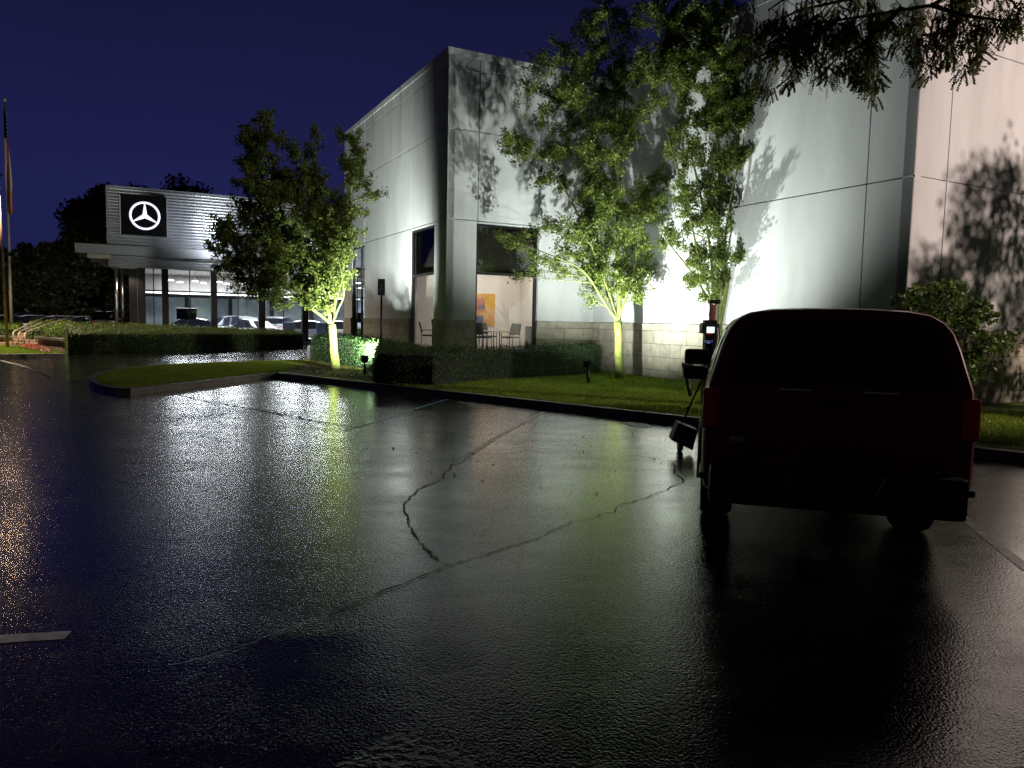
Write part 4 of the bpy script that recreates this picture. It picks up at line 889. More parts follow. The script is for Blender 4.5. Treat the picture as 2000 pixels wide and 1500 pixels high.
# EV charging station
cb = dp(1390, 780, 15.6); cb.z = .12
ch = empty('charging_station', cb, 0, 'black charging station with a lit screen and a red brown mast beside the truck', 'charging station')
def cz_(y): return dp(1390, y, 15.6).z
def cxx(x, y=640): return dp(x, y, 15.6).x
yv = cb.y
b = MB(); b.cbox(cxx(1376), cxx(1400), yv-.12, yv+.12, .12, cz_(640), .02); b.build('pedestal', M['black'], ch)
b = MB(); b.cbox(cxx(1368.5), cxx(1402.5), yv-.17, yv+.15, cz_(652), cz_(631), .035); b.cbox(cxx(1374), cxx(1398), yv-.15, yv+.13, cz_(632), cz_(625), .03); b.build('head', M['black'], ch)
b = MB(); b.cbox(cxx(1376.2), cxx(1391.2), yv-.185, yv-.172, cz_(650), cz_(638.5), .006); b.build('screen', M['screen'], ch)
b = MB()
for k in range(7): b.box(cxx(1376.5+k*1.6), cxx(1377.6+k*1.6), yv-.180, yv-.1705, cz_(652.3), cz_(651))
b.build('red_lettering', M['textred'], ch)
b = MB()
for xx in (1375.5, 1379.5, 1383.5, 1388.5):
    b.lathe([(0, -.0), (.010, -.0)], (cxx(xx), yv-.1225, cz_(666)), 'y', 10)
b.box(cxx(1378), cxx(1386), yv-.124, yv-.1215, cz_(669.8), cz_(668.8)); b.build('blue_icons', M['iconblue'], ch, fix=False)
b = MB(); b.cbox(cxx(1390.5), cxx(1399.5), yv+.16, yv+.28, .12, cz_(594), .01); b.build('mast', M['rustred'], ch)
b = MB(); b.cbox(cxx(1399.8), cxx(1404.5), yv+.16, yv+.26, cz_(640), cz_(592), .006); b.build('mast_panel', M['pale'], ch)
b = MB(); b.cbox(cxx(1387.5), cxx(1409), yv+.12, yv+.32, cz_(592.5), cz_(584.5), .02); b.build('mast_cap', M['black'], ch)
b = MB(); b.tube([(cxx(1389), yv+.1, cz_(592)), (cxx(1385), yv+.02, cz_(600)), (cxx(1384), yv, cz_(615)), (cxx(1386), yv, cz_(628))], .012, 6); b.build('cable', M['black'], ch, smooth=True)
for k in range(3):
    b = MB(); x0 = 1394+k*3; b.tube([(cxx(x0), yv-.17, cz_(640)), (cxx(x0+1), yv-.2, cz_(655)), (cxx(x0-2+k), yv-.18, cz_(680)), (cxx(x0+2), yv-.15, cz_(705)), (cxx(x0+1), yv-.15, cz_(730))], .014, 6); b.build('cable', M['black'] if k != 1 else M['pale'], ch, smooth=True)

# wheeled cart with slanted handle
ct = gp(1333, 882, 0); cart = empty('hand_cart', ct, 0, 'grey square box on a small wheel with a slanted pole handle, left of the truck', 'cart')
yc = ct.y
def cp_(x, y, d=0): return dp(x, y, yc+d)
b = MB(); c4 = [cp_(1325, 826, -.1), cp_(1364, 841, -.1), cp_(1353, 880, -.14), cp_(1311, 860, -.14)]
bb = [q+Vector((0, .2, 0.02)) for q in c4]; b.hexa(c4, bb); b.build('box', M['cartgrey'], cart, bevel=.008)
b = MB(); e1 = (c4[1]-c4[0]).normalized(); e2 = (c4[3]-c4[0]).normalized(); o_ = c4[0]+e1*.13+e2*.20+Vector((0, -.012, 0))
for k, w_ in enumerate((.02, .02, .015, .03)): b.add([o_+e1*(.025*k), o_+e1*(.025*k+w_*.8), o_+e1*(.025*k+w_*.8)+e2*.025, o_+e1*(.025*k)+e2*.025], [(0,1,2,3)])
b.build('sticker', M['pale'], cart, fix=False)
b = MB(); b.tube([cp_(1331, 830, .05), cp_(1346, 795, .1), cp_(1371, 742, .2)], [.016, .015, .014], 8); b.build('handle', M['wood'], cart, smooth=True)
b = MB(); b.tube([cp_(1343, 800, .08), cp_(1345, 796, .08)], .03, 8); b.build('collar', M['black'], cart)
b = MB(); w0 = cp_(1328, 872, .02); w0.z = .078; b.lathe([(.03, -.03), (.075, -.03), (.078, -.01), (.078, .02), (.07, .035), (.03, .035)], tuple(w0), 'x', 18); wv = b.build('wheel', M['rubber'], cart, smooth=True)
b = MB(); b.lathe([(0, -.033), (.03, -.031), (.03, .03), (0, .035)], tuple(w0), 'x', 12); b.build('hub', M['rim'], wv)
b = MB(); b.tube([w0, cp_(1331, 850, .05)], .015, 6); b.tube([cp_(1322, 826, .0), cp_(1350, 838, .06), cp_(1370, 847, .1)], .012, 6); b.build('bracket', M['black'], cart)

# ------------------------------------------------------------------ pickup truck with cap
TRH = R(-15.0)
trk = empty('pickup_truck', (0, 0, 0), 0, 'dark maroon pickup truck with a full height cap, seen from behind in deep shadow', 'truck')
def bodysec(y, hw, zb_, zt_, round_=.05):
    pts = [(hw-.10, zb_), (hw-.02, zb_+.07), (hw, zb_+.22), (hw+.004, (zb_+zt_)/2), (hw, zt_-.14), (hw-.025, zt_-.04), (hw-.08, zt_)]
    full = [(-x, z) for x, z in pts]+[(x, z) for x, z in pts[::-1]]
    return [Vector((x, y, z)) for x, z in full]
b = MB()
for y, hw, z0, z1 in [(0.0, .955, .60, 1.30), (.03, .975, .58, 1.315), (.25, .985, .56, 1.32)]: pass
st = [(0.0, .945, .48, 1.29), (.02, .965, .45, 1.31), (.10, .982, .43, 1.325), (.5, .99, .43, 1.33), (1.0, .995, .56, 1.33), (2.1, .99, .52, 1.33), (3.6, .985, .50, 1.30), (4.3, .98, .52, 1.27), (5.0, .97, .55, 1.24), (5.6, .94, .5, 1.16), (5.85, .84, .5, 1.05)]
b.loft([bodysec(*q) for q in st]); body = b.build('body', M['maroon'], trk, smooth=True, angle=40)
def capsec(y, k=1.0, top=1.97, drop=0):
    pts = [(.955, 1.30), (.952, 1.36), (.905, 1.52), (.865, 1.66), (.815, 1.79), (.75, 1.87), (.66, 1.925), (.50, 1.955), (.25, 1.968), (0, 1.972)]
    q = [(x*k, 1.30+(z-1.30)*(top-1.30)/.672) for x, z in pts]
    full = [(-x, z) for x, z in q]+[(x, z) for x, z in q[-2::-1]]
    return [Vector((x, y, z)) for x, z in full]
b = MB(); b.loft([capsec(.02, .97, 1.45), capsec(.05, .985, 1.62), capsec(.085, .99, 1.80), capsec(.11, .975, 1.93), capsec(.17, .995, 1.967), capsec(.35, 1.0, 1.985), capsec(1.9, 1.0, 1.99)])
# first ring closed by the rear face: use a proper sloping end instead of nested rings
b = MB(); rings = []
base_ = capsec(.03)
def slope(sec, f): return [Vector((p.x*f, p.y+(p.z-1.3)*.16, p.z if f == 1 else 1.3+(p.z-1.3)*(.985))) for p in sec]
rings.append(slope(capsec(.0), .975)); rings.append(slope(capsec(.02), .992)); rings.append(slope(capsec(.06), 1.0)); rings.append([Vector((p.x, p.y, p.z)) for p in capsec(.35)]); rings.append(capsec(1.92))
b.loft(rings); cap = b.build('truck_cap', M['maroon'], trk, smooth=True, angle=35)
# rear glass
def rg(x, z, o=.006): return Vector((x, (z-1.3)*.16-o, z))
pl = [(-.80, 1.40), (-.76, 1.36), (.76, 1.36), (.80, 1.40), (.785, 1.55), (.70, 1.78), (.64, 1.845), (.56, 1.875), (.3, 1.893), (0, 1.90), (-.3, 1.893), (-.56, 1.875), (-.64, 1.845), (-.70, 1.78), (-.785, 1.55)]
b = MB(); b.add([rg(x, z) for x, z in pl]+[rg(x, z, -.02) for x, z in pl], [tuple(range(len(pl)))]+[(i, (i+1) % len(pl), len(pl)+(i+1) % len(pl), len(pl)+i) for i in range(len(pl))])
b.build('rear_window', M['tint'], trk)
for s in (-1, 1):
    b = MB(); b.cbox(s*.30-.125+.0, s*.30+.125, -.035, -.006, 1.318, 1.336, .005); b.build('cap_handle', M['chrome'], trk)
b = MB(); b.add([Vector((sg2*(x+.006), y, z)) for sg2 in (-1,) for x, y, z in [(.938, .32, 1.42), (.865, .42, 1.68), (.82, .45, 1.78), (.82, 1.75, 1.78), (.865, 1.8, 1.68), (.938, 1.83, 1.42)]], [(0,1,2,3,4,5)]); b.build('cap_side_window', M['sideglass'], trk, fix=False)
b = MB(); b.add([Vector(((x+.006), y, z)) for x, y, z in [(.938, .32, 1.42), (.865, .42, 1.68), (.82, .45, 1.78), (.82, 1.75, 1.78), (.865, 1.8, 1.68), (.938, 1.83, 1.42)]], [(5,4,3,2,1,0)]); b.build('cap_side_window', M['tint'], trk, fix=False)
# roof rack rails on cap / cab
b = MB()
cab = [capsec(1.98, .985, 1.90), capsec(2.3, .985, 1.94), capsec(3.3, .985, 1.945), capsec(3.9, .975, 1.88), capsec(4.65, .96, 1.34)]
b.loft(cab); b.build('cab', M['maroon'], trk, smooth=True, angle=40)
for s in (-1, 1):
    b = MB()
    for (ya, yb) in ((2.1, 2.95), (3.02, 3.85)):
        A_ = [Vector((s*(x+.004), y, z)) for x, z, y in [(.93, 1.40, ya), (.93, 1.40, yb), (.80, 1.78, yb-.12), (.80, 1.78, ya+.04)]]; b.add(A_, [(0,1,2,3)])
    b.build('side_window', M['sideglass'] if s < 0 else M['tint'], trk, fix=False)
b = MB(); b.add([Vector((x, y, z)) for x, y, z in [(-.80, 4.62, 1.39), (.80, 4.62, 1.39), (.70, 3.97, 1.82), (-.70, 3.97, 1.82)]], [(0,1,2,3)]); b.build('windscreen', M['tint'], trk, fix=False)
# tailgate
b = MB(); b.cbox(-.77, .77, -.022, .05, .80, 1.285, .02); b.build('tailgate', M['maroon'], trk, smooth=True, angle=35)
TGO = [o for o in trk.children if o.name.startswith('tailgate')][0]
b = MB(); b.cbox(-.13, .13, -.036, -.024, 1.19, 1.235, .006); b.build('handle', M['plastic'], TGO)
b = MB(); ring_ = []
for k in range(33):
    t = 2*math.pi*k/32; ring_.append(Vector((-.62+.095*math.cos(t), -.026, 1.10+.045*math.sin(t))))
b.tube(ring_, .0045, 6, cap=False); b.build('oval_badge', M['chrome'], TGO)
# bear shaped sticker: side silhouette
bear = [(-.055, 0), (-.052, .028), (-.060, .030), (-.062, .042), (-.050, .052), (-.030, .058), (-.005, .056), (.020, .060), (.040, .054), (.056, .040), (.060, .022), (.060, 0), (.046, 0), (.042, .018), (.030, .016), (.028, 0), (.014, 0), (.012, .018), (-.016, .018), (-.018, 0), (-.032, 0), (-.034, .016), (-.042, .016), (-.044, 0)]
tri = tessellate_polygon([[Vector((p[0], p[1], 0)) for p in bear]])
b = MB(); b.add([Vector((-.72+p[0], -.0245, .885+p[1])) for p in bear], [tuple(t) for t in tri]); b.build('bear_sticker', M['badge'], TGO, fix=False)
# bumper, plate, lamps
b = MB(); b.cbox(-.925, .925, -.13, .05, .40, .73, .06); b.build('rear_bumper', M['plastic'], trk, smooth=True, angle=40)
BUO = [o for o in trk.children if o.name.startswith('rear_bumper')][0]
b = MB(); b.cbox(-.165, .165, -.145, -.132, .735-.0, .885, .004); b.build('number_plate', M['plate'], trk)
for s in (-1, 1):
    b = MB(); b.tube([(s*.36, -.132, .70), (s*.29, -.134, .56)], .006, 5); b.build('bumper_edge', M['rim'], BUO)
b = MB(); b.tube([(0, -.1, .45), (0, -.26, .45)], .035, 10); b.tube([(0, -.24, .47), (0, -.24, .52)], .02, 8); b.build('tow_hitch', M['black'], trk)
for s in (-1, 1):
    x0, x1 = sorted((s*.865, s*.995)); b = MB(); b.hexa([Vector((x0, -.03, .99)), Vector((x1, -.015, .99)), Vector((x1 , .16, .99)), Vector((x0, .05, .99))], [Vector((x0 if s > 0 else x0-.0, -.02, 1.31)), Vector((x1, -.005, 1.31)), Vector((x1, .12, 1.31)), Vector((x0, .05, 1.31))]); b.build('taillight', M['redlens'], trk, bevel=.02)
    b = MB(); b.cbox(s*.975-.03, s*.975+.03, .02, .5, .565, .62, .02); b.build('wheel_arch_trim', M['plastic'], trk)
for s in (-1, 1):
    for y in (1.22, 4.75):
        b = MB(); b.lathe([(.24, s*.70), (.37, s*.70), (.405, s*.74), (.41, s*.80), (.41, s*.94), (.39, s*.985), (.25, s*.99)], (0, y, .41), 'x', 28); w = b.build('wheel', M['rubber'], trk, smooth=True)
        b = MB(); b.lathe([(.0, s*.95), (.09, s*.96), (.11, s*.92), (.22, s*.93), (.245, s*.985), (.25, s*.90)], (0, y, .41), 'x', 24); b.build('rim', M['rim'], w, smooth=True)
        b = MB(); ar = [Vector((s*1.0, y+.49*math.cos(t), .43+.47*math.sin(t))) for t in [math.pi*k/12 for k in range(13)]]; b.tube(ar, .03, 6); b.build('wheel_arch', M['plastic'], trk, smooth=True)
    b = MB(); b.cbox(s*.86-.1, s*.86+.1, 1.62, 1.66, .2, .6, .01); b.build('mud_flap', M['plastic'], trk)
b = MB(); b.tube([(-.72, 1.22, .41), (.72, 1.22, .41)], .06, 10); b.build('rear_axle', M['black'], trk)
b = MB(); b.lathe([(0, -.16), (.12, -.13), (.17, 0), (.12, .13), (0, .16)], (0, 1.2, .40), 'y', 14); b.build('differential', M['black'], trk, smooth=True)
b = MB(); b.lathe([(.0, .40), (.30, .40), (.38, .44), (.38, .58), (.30, .62), (0, .62)], (0, .62, 0), 'z', 24); b.build('spare_wheel', M['rubber'], trk, smooth=True)
b = MB(); b.box(-.80, -.70, .1, 5.2, .44, .58); b.build('frame_rail', M['black'], trk); b = MB(); b.box(.70, .80, .1, 5.2, .44, .58); b.build('frame_rail', M['black'], trk)
b = MB(); b.tube([(.62, -.02, .40), (.62, .5, .42), (.55, 2.5, .42)], .04, 10); b.build('exhaust_pipe', M['rim'], trk, smooth=True)
# tow mirrors: two stacked glasses each
for s in (-1, 1):
    mx_ = s*1.11
    b = MB(); b.cbox(mx_-.15, mx_+.15, 3.26, 3.38, 1.335, 1.525, .045); b.cbox(mx_-.14-.02*(-s), mx_+.13, 3.26, 3.38, 1.15, 1.318, .045); mo = b.build('mirror', M['plastic'], trk, smooth=True, angle=40)
    b = MB(); b.cbox(mx_-.12, mx_+.12, 3.252, 3.258, 1.36, 1.50, .002); b.cbox(mx_-.11, mx_+.10, 3.252, 3.258, 1.185, 1.295, .002); b.build('mirror_glass', M['tint'], mo)
    b = MB(); b.tube([(s*.93, 3.35, 1.24), (mx_, 3.35, 1.24)], .025, 8); b.build('arm', M['black'], mo)
trk.location = (2.50, 5.66, 0); trk.rotation_euler = (0, 0, TRH)

# ------------------------------------------------------------------ flag, poles, steps, walls at far left
pb = gp(16, 681, .1); pb = Vector((pb.x, 36.0, 0)); pb = dp(15, 680, 34.5); pb.z = .05
pl_ = empty('lamp_pole', pb, 0, 'slim brown pole on a square base plate at the left edge', 'pole')
b = MB(); b.tube([pb, dp(3, 470, 34.5), dp(-4, 350, 34.5)], [.07, .055, .05], 10); b.build('pole', M['pole'], pl_, smooth=True)
b = MB(); b.cbox(pb.x-.15, pb.x+.15, pb.y-.15, pb.y+.15, 0, .09, .01); b.build('base_plate', M['black'], pl_)
fp0 = dp(22, 625, 40); fp0.z = 0; fpt = dp(9, 199, 40)
fp = empty('flagpole', fp0, 0, 'tall flagpole with a small ball on top at the left edge', 'flagpole')
b = MB(); b.tube([fp0, fpt], [.09, .04], 12); b.build('pole', M['flagpole'], fp, smooth=True)
b = MB(); b.lathe([(0, -.09), (.06, -.07), (.09, 0), (.06, .07), (0, .09)], tuple(fpt+Z*.1), 'z', 12); b.build('finial', M['pale'], fp, smooth=True)
q_ = dp(24, 497, 39.7); b = MB(); b.cbox(q_.x-.12, q_.x+.22, q_.y-.15, q_.y+.15, q_.z-.1, q_.z+.1, .03); b.build('pole_floodlight', M['black'], fp)
fg = empty('flag', dp(12, 420, 39.9), 0, 'limp red and white striped flag with dark blue canton hanging down the pole', 'flag')
def flagmesh(y0, y1, w0, w1):
    b = MB(); secs = []; n = 14
    for k in range(15):
        t = k/14; y = y0+(y1-y0)*t; w = w0+(w1-w0)*math.sin(min(1, t*1.3)*math.pi*.5); row = []
        for j in range(n+1):
            s = j/n; x = 10+(y-199)*.031-4+s*w; row.append(dp(x, y, 39.8-.25*math.sin(s*9+t*2.5)*(.3+.7*t)))
        secs.append(row)
    b.loft(secs, closed=False, caps=False); return b
def flagmat():
    m = mat('flag_cloth', (.5, .03, .04), .8); nt = m.node_tree; N = nt.nodes; L = nt.links; p = N['Principled BSDF']; tc = N['Texture Coordinate']
    sp = N.new('ShaderNodeSeparateXYZ'); L.new(tc.outputs['Object'], sp.inputs[0])
    n = N.new('ShaderNodeTexWave'); n.inputs['Scale'].default_value = 1.3; n.inputs['Distortion'].default_value = 2.2; n.inputs['Detail'].default_value = 1; n.bands_direction = 'X'
    L.new(tc.outputs['Object'], n.inputs['Vector']); r = N.new('ShaderNodeValToRGB'); r.color_ramp.interpolation = 'CONSTANT'
    r.color_ramp.elements[0].color = (.42, .03, .04, 1); r.color_ramp.elements[1].position = .5; r.color_ramp.elements[1].color = (.6, .55, .52, 1); L.new(n.outputs['Fac'], r.inputs['Fac']); L.new(r.outputs['Color'], p.inputs['Base Color']); return m
M['flagcloth'] = flagmat(); M['canton'] = mat('flag_canton', (.012, .016, .06), .8)
flagmesh(268, 418, 7, 14).build('striped_cloth', M['flagcloth'], fg, smooth=True)
flagmesh(216, 270, 3, 7).build('canton', M['canton'], fg, smooth=True)
b = MB()
for k in range(7):
    q = dp(11+random.uniform(0, 4), 222+k*7, 39.5); b.lathe([(0, -.0), (.035, 0)], tuple(q), 'y', 6)
b.build('stars', M['star'], fg, fix=False)
q = dp(-4, 346, 34.4); b = MB(); b.cbox(q.x-.45, q.x+.12, q.y-.16, q.y+.16, q.z+.02, q.z+.16, .03); b.build('lamp_head', M['black'], pl_)
b = MB(); b.lathe([(0, -.16), (.10, -.13), (.16, -.05), (.17, .018)], (q.x-.2, q.y, q.z), 'z', 16); b.build('lens', M['warmlens'], pl_, smooth=True)
spot('pole_lamp', q-Z*.32-Vector((.2, 0, 0)), dp(150, 662, 36), 8000, (1.0, .80, .58), 128, .4, .15)
# second thin pole
p2b = dp(17, 620, 46); p2b.z = 0; p2 = empty('lamp_pole', p2b, 0, 'thin brown pole standing just left of the flagpole', 'pole')
b = MB(); b.tube([p2b, dp(15, 510, 46)], .06, 8); b.build('pole', M['pole'], p2, smooth=True); b = MB(); q = dp(14, 508, 46); b.cbox(q.x-.3, q.x+.3, q.y-.2, q.y+.2, q.z-.05, q.z+.15, .03); b.build('lamp_head', M['black'], p2)
# grass strip, kerb, retaining wall, steps, rails
gA = [gp(-60, 692.5, .12), gp(122, 690.5, .12), gp(100, 684, .12), gp(0, 672, .12), gp(-60, 668, .12)]
sheet('verge', [(q.x, q.y) for q in gA]+[(-60, 44), (-60, 31)][::1], .12, M['soil'])
tag(grass('grass', [(q.x, q.y) for q in gA], 14000, .07, .12), 'bright strip of lawn grass at the far left beside the drive', 'grass', kind='stuff')
ka, kb2 = gp(-80, 694, .1), gp(126, 691, .12); kk = MB(); dd = (kb2-ka).normalized(); nn_ = Vector((-dd.y, dd.x, 0)); T_ = Matrix(((dd.x, nn_.x, 0, ka.x), (dd.y, nn_.y, 0, ka.y), (0, 0, 1, 0), (0, 0, 0, 1)))
kk.M = T_; kk.box(0, (kb2-ka).length, -.16, 0, -.01, .14); o = kk.build('far_kerb', M['concrete']); o['kind'] = 'structure'
rw = empty('retaining_wall', dp(105, 670, 35.5), 0, 'low brown retaining wall with a pale cap stone beside the long hedge', 'wall')
a_, b_ = dp(74, 660, 36.5), dp(131, 664, 33.5); a_.z = b_.z = 0; d_ = (b_-a_).normalized(); n_ = Vector((-d_.y, d_.x, 0)); T_ = Matrix(((d_.x, n_.x, 0, a_.x), (d_.y, n_.y, 0, a_.y), (0, 0, 1, 0), (0, 0, 0, 1)))
Lr = (b_-a_).length; b = MB(T_); b.box(0, Lr, 0, .35, 0, .50); b.build('wall_face', M['brick'], rw); b = MB(T_); b.cbox(-.08, Lr+.05, -.08, .4, .503, .63, .02); b.build('cap_stone', M['concrete'], rw)
rw2 = empty('retaining_wall', dp(5, 660, 37), 0, 'brown retaining wall left of the steps behind the slim pole', 'wall')
a_, b_ = dp(-60, 655, 38), dp(12, 660, 37); a_.z = b_.z = 0; d_ = (b_-a_).normalized(); n_ = Vector((-d_.y, d_.x, 0)); T_ = Matrix(((d_.x, n_.x, 0, a_.x), (d_.y, n_.y, 0, a_.y), (0, 0, 1, 0), (0, 0, 0, 1)))
Lr = (b_-a_).length; b = MB(T_); b.box(0, Lr, 0, .35, 0, .48); b.build('wall_face', M['brick'], rw2); b = MB(T_); b.cbox(-.08, Lr+.05, -.08, .4, .483, .60, .02); b.build('cap_stone', M['concrete'], rw2)
stp = empty('garden_steps', dp(38, 670, 37), 0, 'brown steps rising between the hedges with metal handrails', 'steps')
for k in range(5):
    c = dp(38+k*6, 660, 36.3+k*.75); b = MB(); b.cbox(c.x-1.1, c.x+1.1, c.y-.5, c.y+.5, 0, .14+.14*k, .015); b.build('step', M['brick'], stp)
for k, (x0, y0, x1, y1) in enumerate([(27, 647, 84, 621), (38, 648, 108, 621.5), (49, 649, 131, 621)]):
    t = empty('handrail', dp(x0, 675, 36.2), 0, ['leftmost of the three pale handrails on the steps', 'middle of the three pale handrails on the steps', 'rightmost of the three pale handrails on the steps'][k], 'handrail', 'handrails on the steps')
    P0, P1 = dp(x0, y0, 36.2), dp(x1, y1, 41.0); foot = Vector((P0.x-.02, P0.y-.05, .12)); b = MB(); b.tube([foot, Vector((P0.x-.02, P0.y-.05, P0.z-.12)), P0+(P1-P0)*.03, P1], .034, 8); b.build('rail', M['rail'], t, smooth=True)
    b = MB(); b.tube([Vector((P1.x, P1.y, .3)), P1], .034, 8); b.tube([foot+Z*.55, foot+Z*.55+(P1-P0).normalized()*Vector((1, 1, 0)).length*.35], .02, 6); b.build('post', M['rail'], t, smooth=True)
# left hedges on the banks
def hp(x, d): q = dp(x, 640, d); q.z = 0; return q
hedge('clipped_hedge', [hp(53, 38.0), hp(90, 37.4), hp(132, 36.2)], [hp(60, 43.5), hp(98, 43.5), hp(140, 43)], .35, [.93, .93, 1.0], [1.32, 1.32, 1.38], 'bright green hedge between the handrails and the long dark hedge', M['hedgelight'], leaf=.08, dens=330)
hedge('clipped_hedge', [hp(-60, 39), hp(0, 38.6), hp(30, 38.2)], [hp(-60, 45), hp(0, 45), hp(44, 45)], .3, [.98, .98, .98], [1.34, 1.34, 1.3], 'green hedge at the left edge behind the slim pole', M['hedgelight'], leaf=.08, dens=330)
hedge('low_shrub', [hp(90, 35.7), hp(112, 35.2), hp(130, 34.6)], [hp(93, 36.6), hp(114, 36.2), hp(131, 35.6)], .4, [.72, .78, .74], [.95, .98, .92], 'small pale green shrub on top of the retaining wall', M['hedgelight'], leaf=.09, dens=420, group=None)
tag(litter('flower_bed', [tuple(gp(x, y, .2)[:2]) for x, y in [(38,674),(60,672),(85,678),(103,686),(92,689),(70,684),(45,679)]], 2600, .08, M['flower'], .22), 'red flowers planted on the small bank by the retaining wall', 'flowers')

# ------------------------------------------------------------------ markings and seams
def strip(name, pts, w, m, z=.004, label=None, wob=0, taper=False):
    P = []
    for i in range(len(pts)-1):
        a, b = Vector(pts[i]), Vector(pts[i+1]); n = max(1, int((b-a).length/.06)) if wob else 1
        for k in range(n): P.append(a.lerp(b, k/n))
    P.append(Vector(pts[-1])); 
    b = MB(); L_ = []; Rr = []; o_ = 0
    for i in range(len(P)):
        t = (P[min(i+1, len(P)-1)]-P[max(i-1, 0)]); t.z = 0; t.normalize(); n = Vector((-t.y, t.x, 0))
        if wob: o_ = o_*.82+random.gauss(0, wob)
        ww = w*(random.uniform(.2, 1.7) if wob else 1)
        L_.append(P[i]+n*(ww/2+o_)); Rr.append(P[i]+n*(-ww/2+o_))
    vs = [(q.x, q.y, z) for q in L_]+[(q.x, q.y, z) for q in Rr]; n = len(P)
    b.add(vs, [(i, n+i, n+i+1, i+1) for i in range(n-1)]); o = b.build(name, m, fix=False)
    if o.data.polygons[0].normal.z < 0: o.data.flip_normals()
    o['kind'] = 'structure'; return o
G = lambda *a: [gp(x, y, 0) for x, y in a]
strip('parking_line', G((1062, 805), (975, 851), (885, 908)), .10, M['linewhite'], .004)
strip('parking_line', G((874, 780), (810, 799)), .10, M['lineblue'], .004); strip('parking_line', G((806, 801), (745, 822), (672, 841)), .06, M['lineblue'], .004)
strip('parking_line', G((652, 752), (608, 765)), .09, M['lineblue'], .004)
strip('parking_line', G((1868, 1000), (2010, 1115)), .10, M['linewhite'], .004)
strip('parking_line', G((-120, 1257), (133, 1241)), .11, M['linewhite'], .004)
strip('tar_seam', G((885, 908), (862, 935), (820, 960), (790, 985), (800, 1020), (825, 1060), (850, 1085), (882, 1104)), .016, M['tar'], .008, wob=.014)
strip('tar_seam', G((880, 1106), (960, 1082), (1050, 1050), (1120, 1020), (1200, 995), (1280, 965), (1336, 940)), .012, M['tar'], .008, wob=.012)
strip('tar_seam', G((880, 1106), (800, 1135), (720, 1165), (650, 1195), (560, 1228), (470, 1262), (330, 1300)), .014, M['tar'], .008, wob=.010)
strip('tar_seam', G((1336, 940), (1320, 925), (1318, 905)), .02, M['tar'], .008, wob=.012)
strip('tar_seam', G((330, 768), (400, 784), (500, 800), (620, 824), (700, 836)), .05, M['tar'], .008, wob=.012)
strip('tar_seam', G((300, 826), (360, 818), (450, 806), (505, 798)), .03, M['tar'], .008, wob=.012)
strip('tar_seam', G((335, 930), (400, 955), (450, 980), (520, 1005)), .011, M['tar'], .008, wob=.012)
strip('tar_seam', G((0, 704), (45, 715), (100, 738)), .07, M['concrete'], .008, wob=.01)
strip('tar_seam', G((0, 745), (110, 738), (180, 742)), .05, M['tar'], .008, wob=.012)
# raised asphalt patch at the bottom edge and the coarse strip
sheet('asphalt_patch', [tuple(q[:2]) for q in G((600, 1540), (700, 1470), (788, 1424), (870, 1458), (960, 1510), (1060, 1600), (800, 1700))], .012, M['coarse'])
sheet('asphalt_patch', [tuple(q[:2]) for q in G((884, 1108), (720, 1168), (655, 1196), (560, 1232), (500, 1300), (640, 1420), (900, 1500), (1100, 1520), (1180, 1300), (1020, 1180))], .004, M['coarse'])
bpy.data.objects.remove([o for o in SC.objects if o.name.startswith('asphalt_patch')][-1])
pb_ = [tuple(q[:2]) for q in G((1214, 826), (1230, 824), (1262, 828), (1277, 834), (1262, 837), (1236, 834))]
sheet('puddle', pb_, .004, M['tar'])
# steam rising off the lawn floodlight
# ------------------------------------------------------------------ more lamps (unseen street, facade and post lamps, plus added fill spots)
spot('street_and_fill_right', (19.5, 8.5, 6.5), uv(WA+3.5, -LC, 4.6), 9000, (1.0, .76, .66), 78, .6, .10)
spot('facade_lamp', TS @ Vector((6.3, -3.2, zf-.2)), TS @ Vector((5.3, 0, zf+2.1)), 820, (.86, .92, 1.0), 110, .9, .08)
spot('facade_lamp', TS @ Vector((14, -5.0, 3.0)), TS @ Vector((8, 0, 7.0)), 900, (.86, .92, 1.0), 90, .9, .1)
spot('lot_fill', dp(70, 330, 46.5), dp(150, 628, 58), 7500, (1, .88, .74), 84, .8, .15)  # fill spot added to brighten the parked cars, no lamp known here
spot('street_and_fill_right', (19.5, 8.5, 6.6), dp(1800, 60, 7.4), 6500, (1.0, .84, .74), 36, .8, .10)  # extra spot added to brighten the locust leaves, beside the street lamp
spot('street_and_fill_right', (16.5, 3.5, 6.0), dp(1850, 640, 12.6), 1500, (1.0, .86, .76), 15, .8, .10)  # extra spot added to brighten the shrub, no street lamp of its own
spot('post_lamp', TS @ Vector((1.3, -.1, zb-.4)), TS @ Vector((1.0, 0, 0)), 120, (1, .8, .6), 150, .8, .1)

# ------------------------------------------------------------------ world
w = bpy.data.worlds.new('World'); SC.world = w; w.use_nodes = True; nt = w.node_tree; N = nt.nodes; L = nt.links
bg = N['Background']; tc = N.new('ShaderNodeTexCoord'); sp = N.new('ShaderNodeSeparateXYZ'); L.new(tc.outputs['Generated'], sp.inputs[0])
r = N.new('ShaderNodeValToRGB'); e = r.color_ramp.elements; e[0].position = 0.0; e[0].color = (.0118, .0138, .068, 1); e[1].position = .62; e[1].color = (.0012, .0013, .0040, 1)
e2 = r.color_ramp.elements.new(.16); e2.color = (.0128, .0142, .073, 1); e3 = r.color_ramp.elements.new(.33); e3.color = (.0085, .0092, .045, 1)
L.new(sp.outputs['Z'], r.inputs['Fac'])
n_ = N.new('ShaderNodeTexNoise'); n_.inputs['Scale'].default_value = 2.2; n_.inputs['Detail'].default_value = 5; L.new(tc.outputs['Generated'], n_.inputs['Vector'])
mr = N.new('ShaderNodeMapRange'); mr.inputs[3].default_value = .8; mr.inputs[4].default_value = 1.2; L.new(n_.outputs['Fac'], mr.inputs[0])
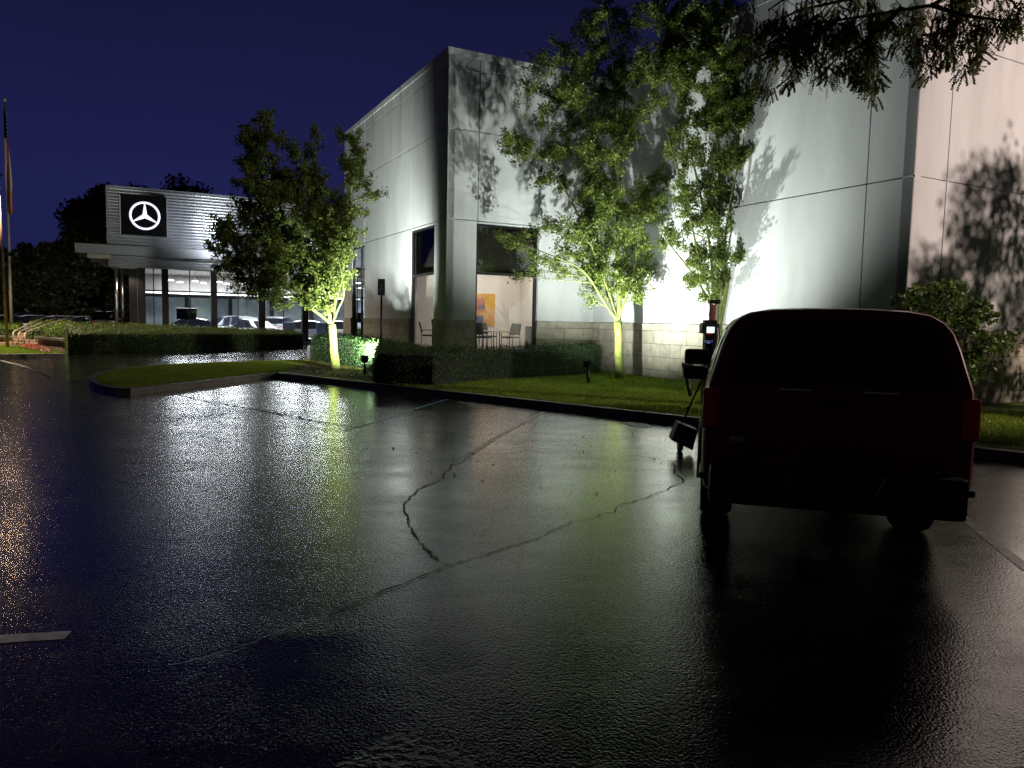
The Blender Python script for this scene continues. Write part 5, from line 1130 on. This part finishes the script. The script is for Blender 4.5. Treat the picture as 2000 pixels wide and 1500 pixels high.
my = N.new('ShaderNodeMapRange'); my.inputs[1].default_value = -.6; my.inputs[2].default_value = .3; my.inputs[3].default_value = 1.2; my.inputs[4].default_value = 1.0; L.new(sp.outputs['Y'], my.inputs[0])
mm = N.new('ShaderNodeMath'); mm.operation = 'MULTIPLY'; L.new(mr.outputs[0], mm.inputs[0]); L.new(my.outputs[0], mm.inputs[1])
wb = N.new('ShaderNodeMapRange'); wb.inputs[1].default_value = .1; wb.inputs[2].default_value = -.5; L.new(sp.outputs['Y'], wb.inputs[0])
wm = N.new('ShaderNodeMix'); wm.data_type = 'RGBA'; L.new(wb.outputs[0], wm.inputs[0]); L.new(r.outputs['Color'], wm.inputs[6]); wm.inputs[7].default_value = (.0085, .0065, .0110, 1)
mx = N.new('ShaderNodeVectorMath'); mx.operation = 'SCALE'; L.new(wm.outputs[2], mx.inputs[0]); L.new(mm.outputs[0], mx.inputs['Scale']); L.new(mx.outputs[0], bg.inputs['Color'])
bg.inputs['Strength'].default_value = 1.0
# ------------------------------------------------------------------ camera
cd = bpy.data.cameras.new('Camera'); cam = bpy.data.objects.new('Camera', cd); COL.objects.link(cam)
cd.sensor_width = 36; cd.lens = FPX/2000*36; cd.clip_end = 3000; cd.clip_start = .05
B_ = -AF
cam.matrix_world = Matrix(((AR.x, AU.x, B_.x, 0), (AR.y, AU.y, B_.y, 0), (AR.z, AU.z, B_.z, H), (0, 0, 0, 1)))
SC.camera = cam
SC.view_settings.view_transform = 'Standard'; SC.view_settings.look = 'None'; SC.view_settings.exposure = 0; SC.view_settings.gamma = 1
SC.render.engine = 'CYCLES'; SC.cycles.use_denoising = True; SC.cycles.denoising_input_passes = 'RGB_ALBEDO_NORMAL'; SC.cycles.denoising_prefilter = 'NONE'; SC.cycles.max_bounces = 5; SC.cycles.diffuse_bounces = 3; SC.cycles.glossy_bounces = 3; SC.cycles.transmission_bounces = 4; SC.cycles.transparent_max_bounces = 8
SC.cycles.sample_clamp_indirect = 3.0; SC.cycles.caustics_reflective = False; SC.cycles.caustics_refractive = False
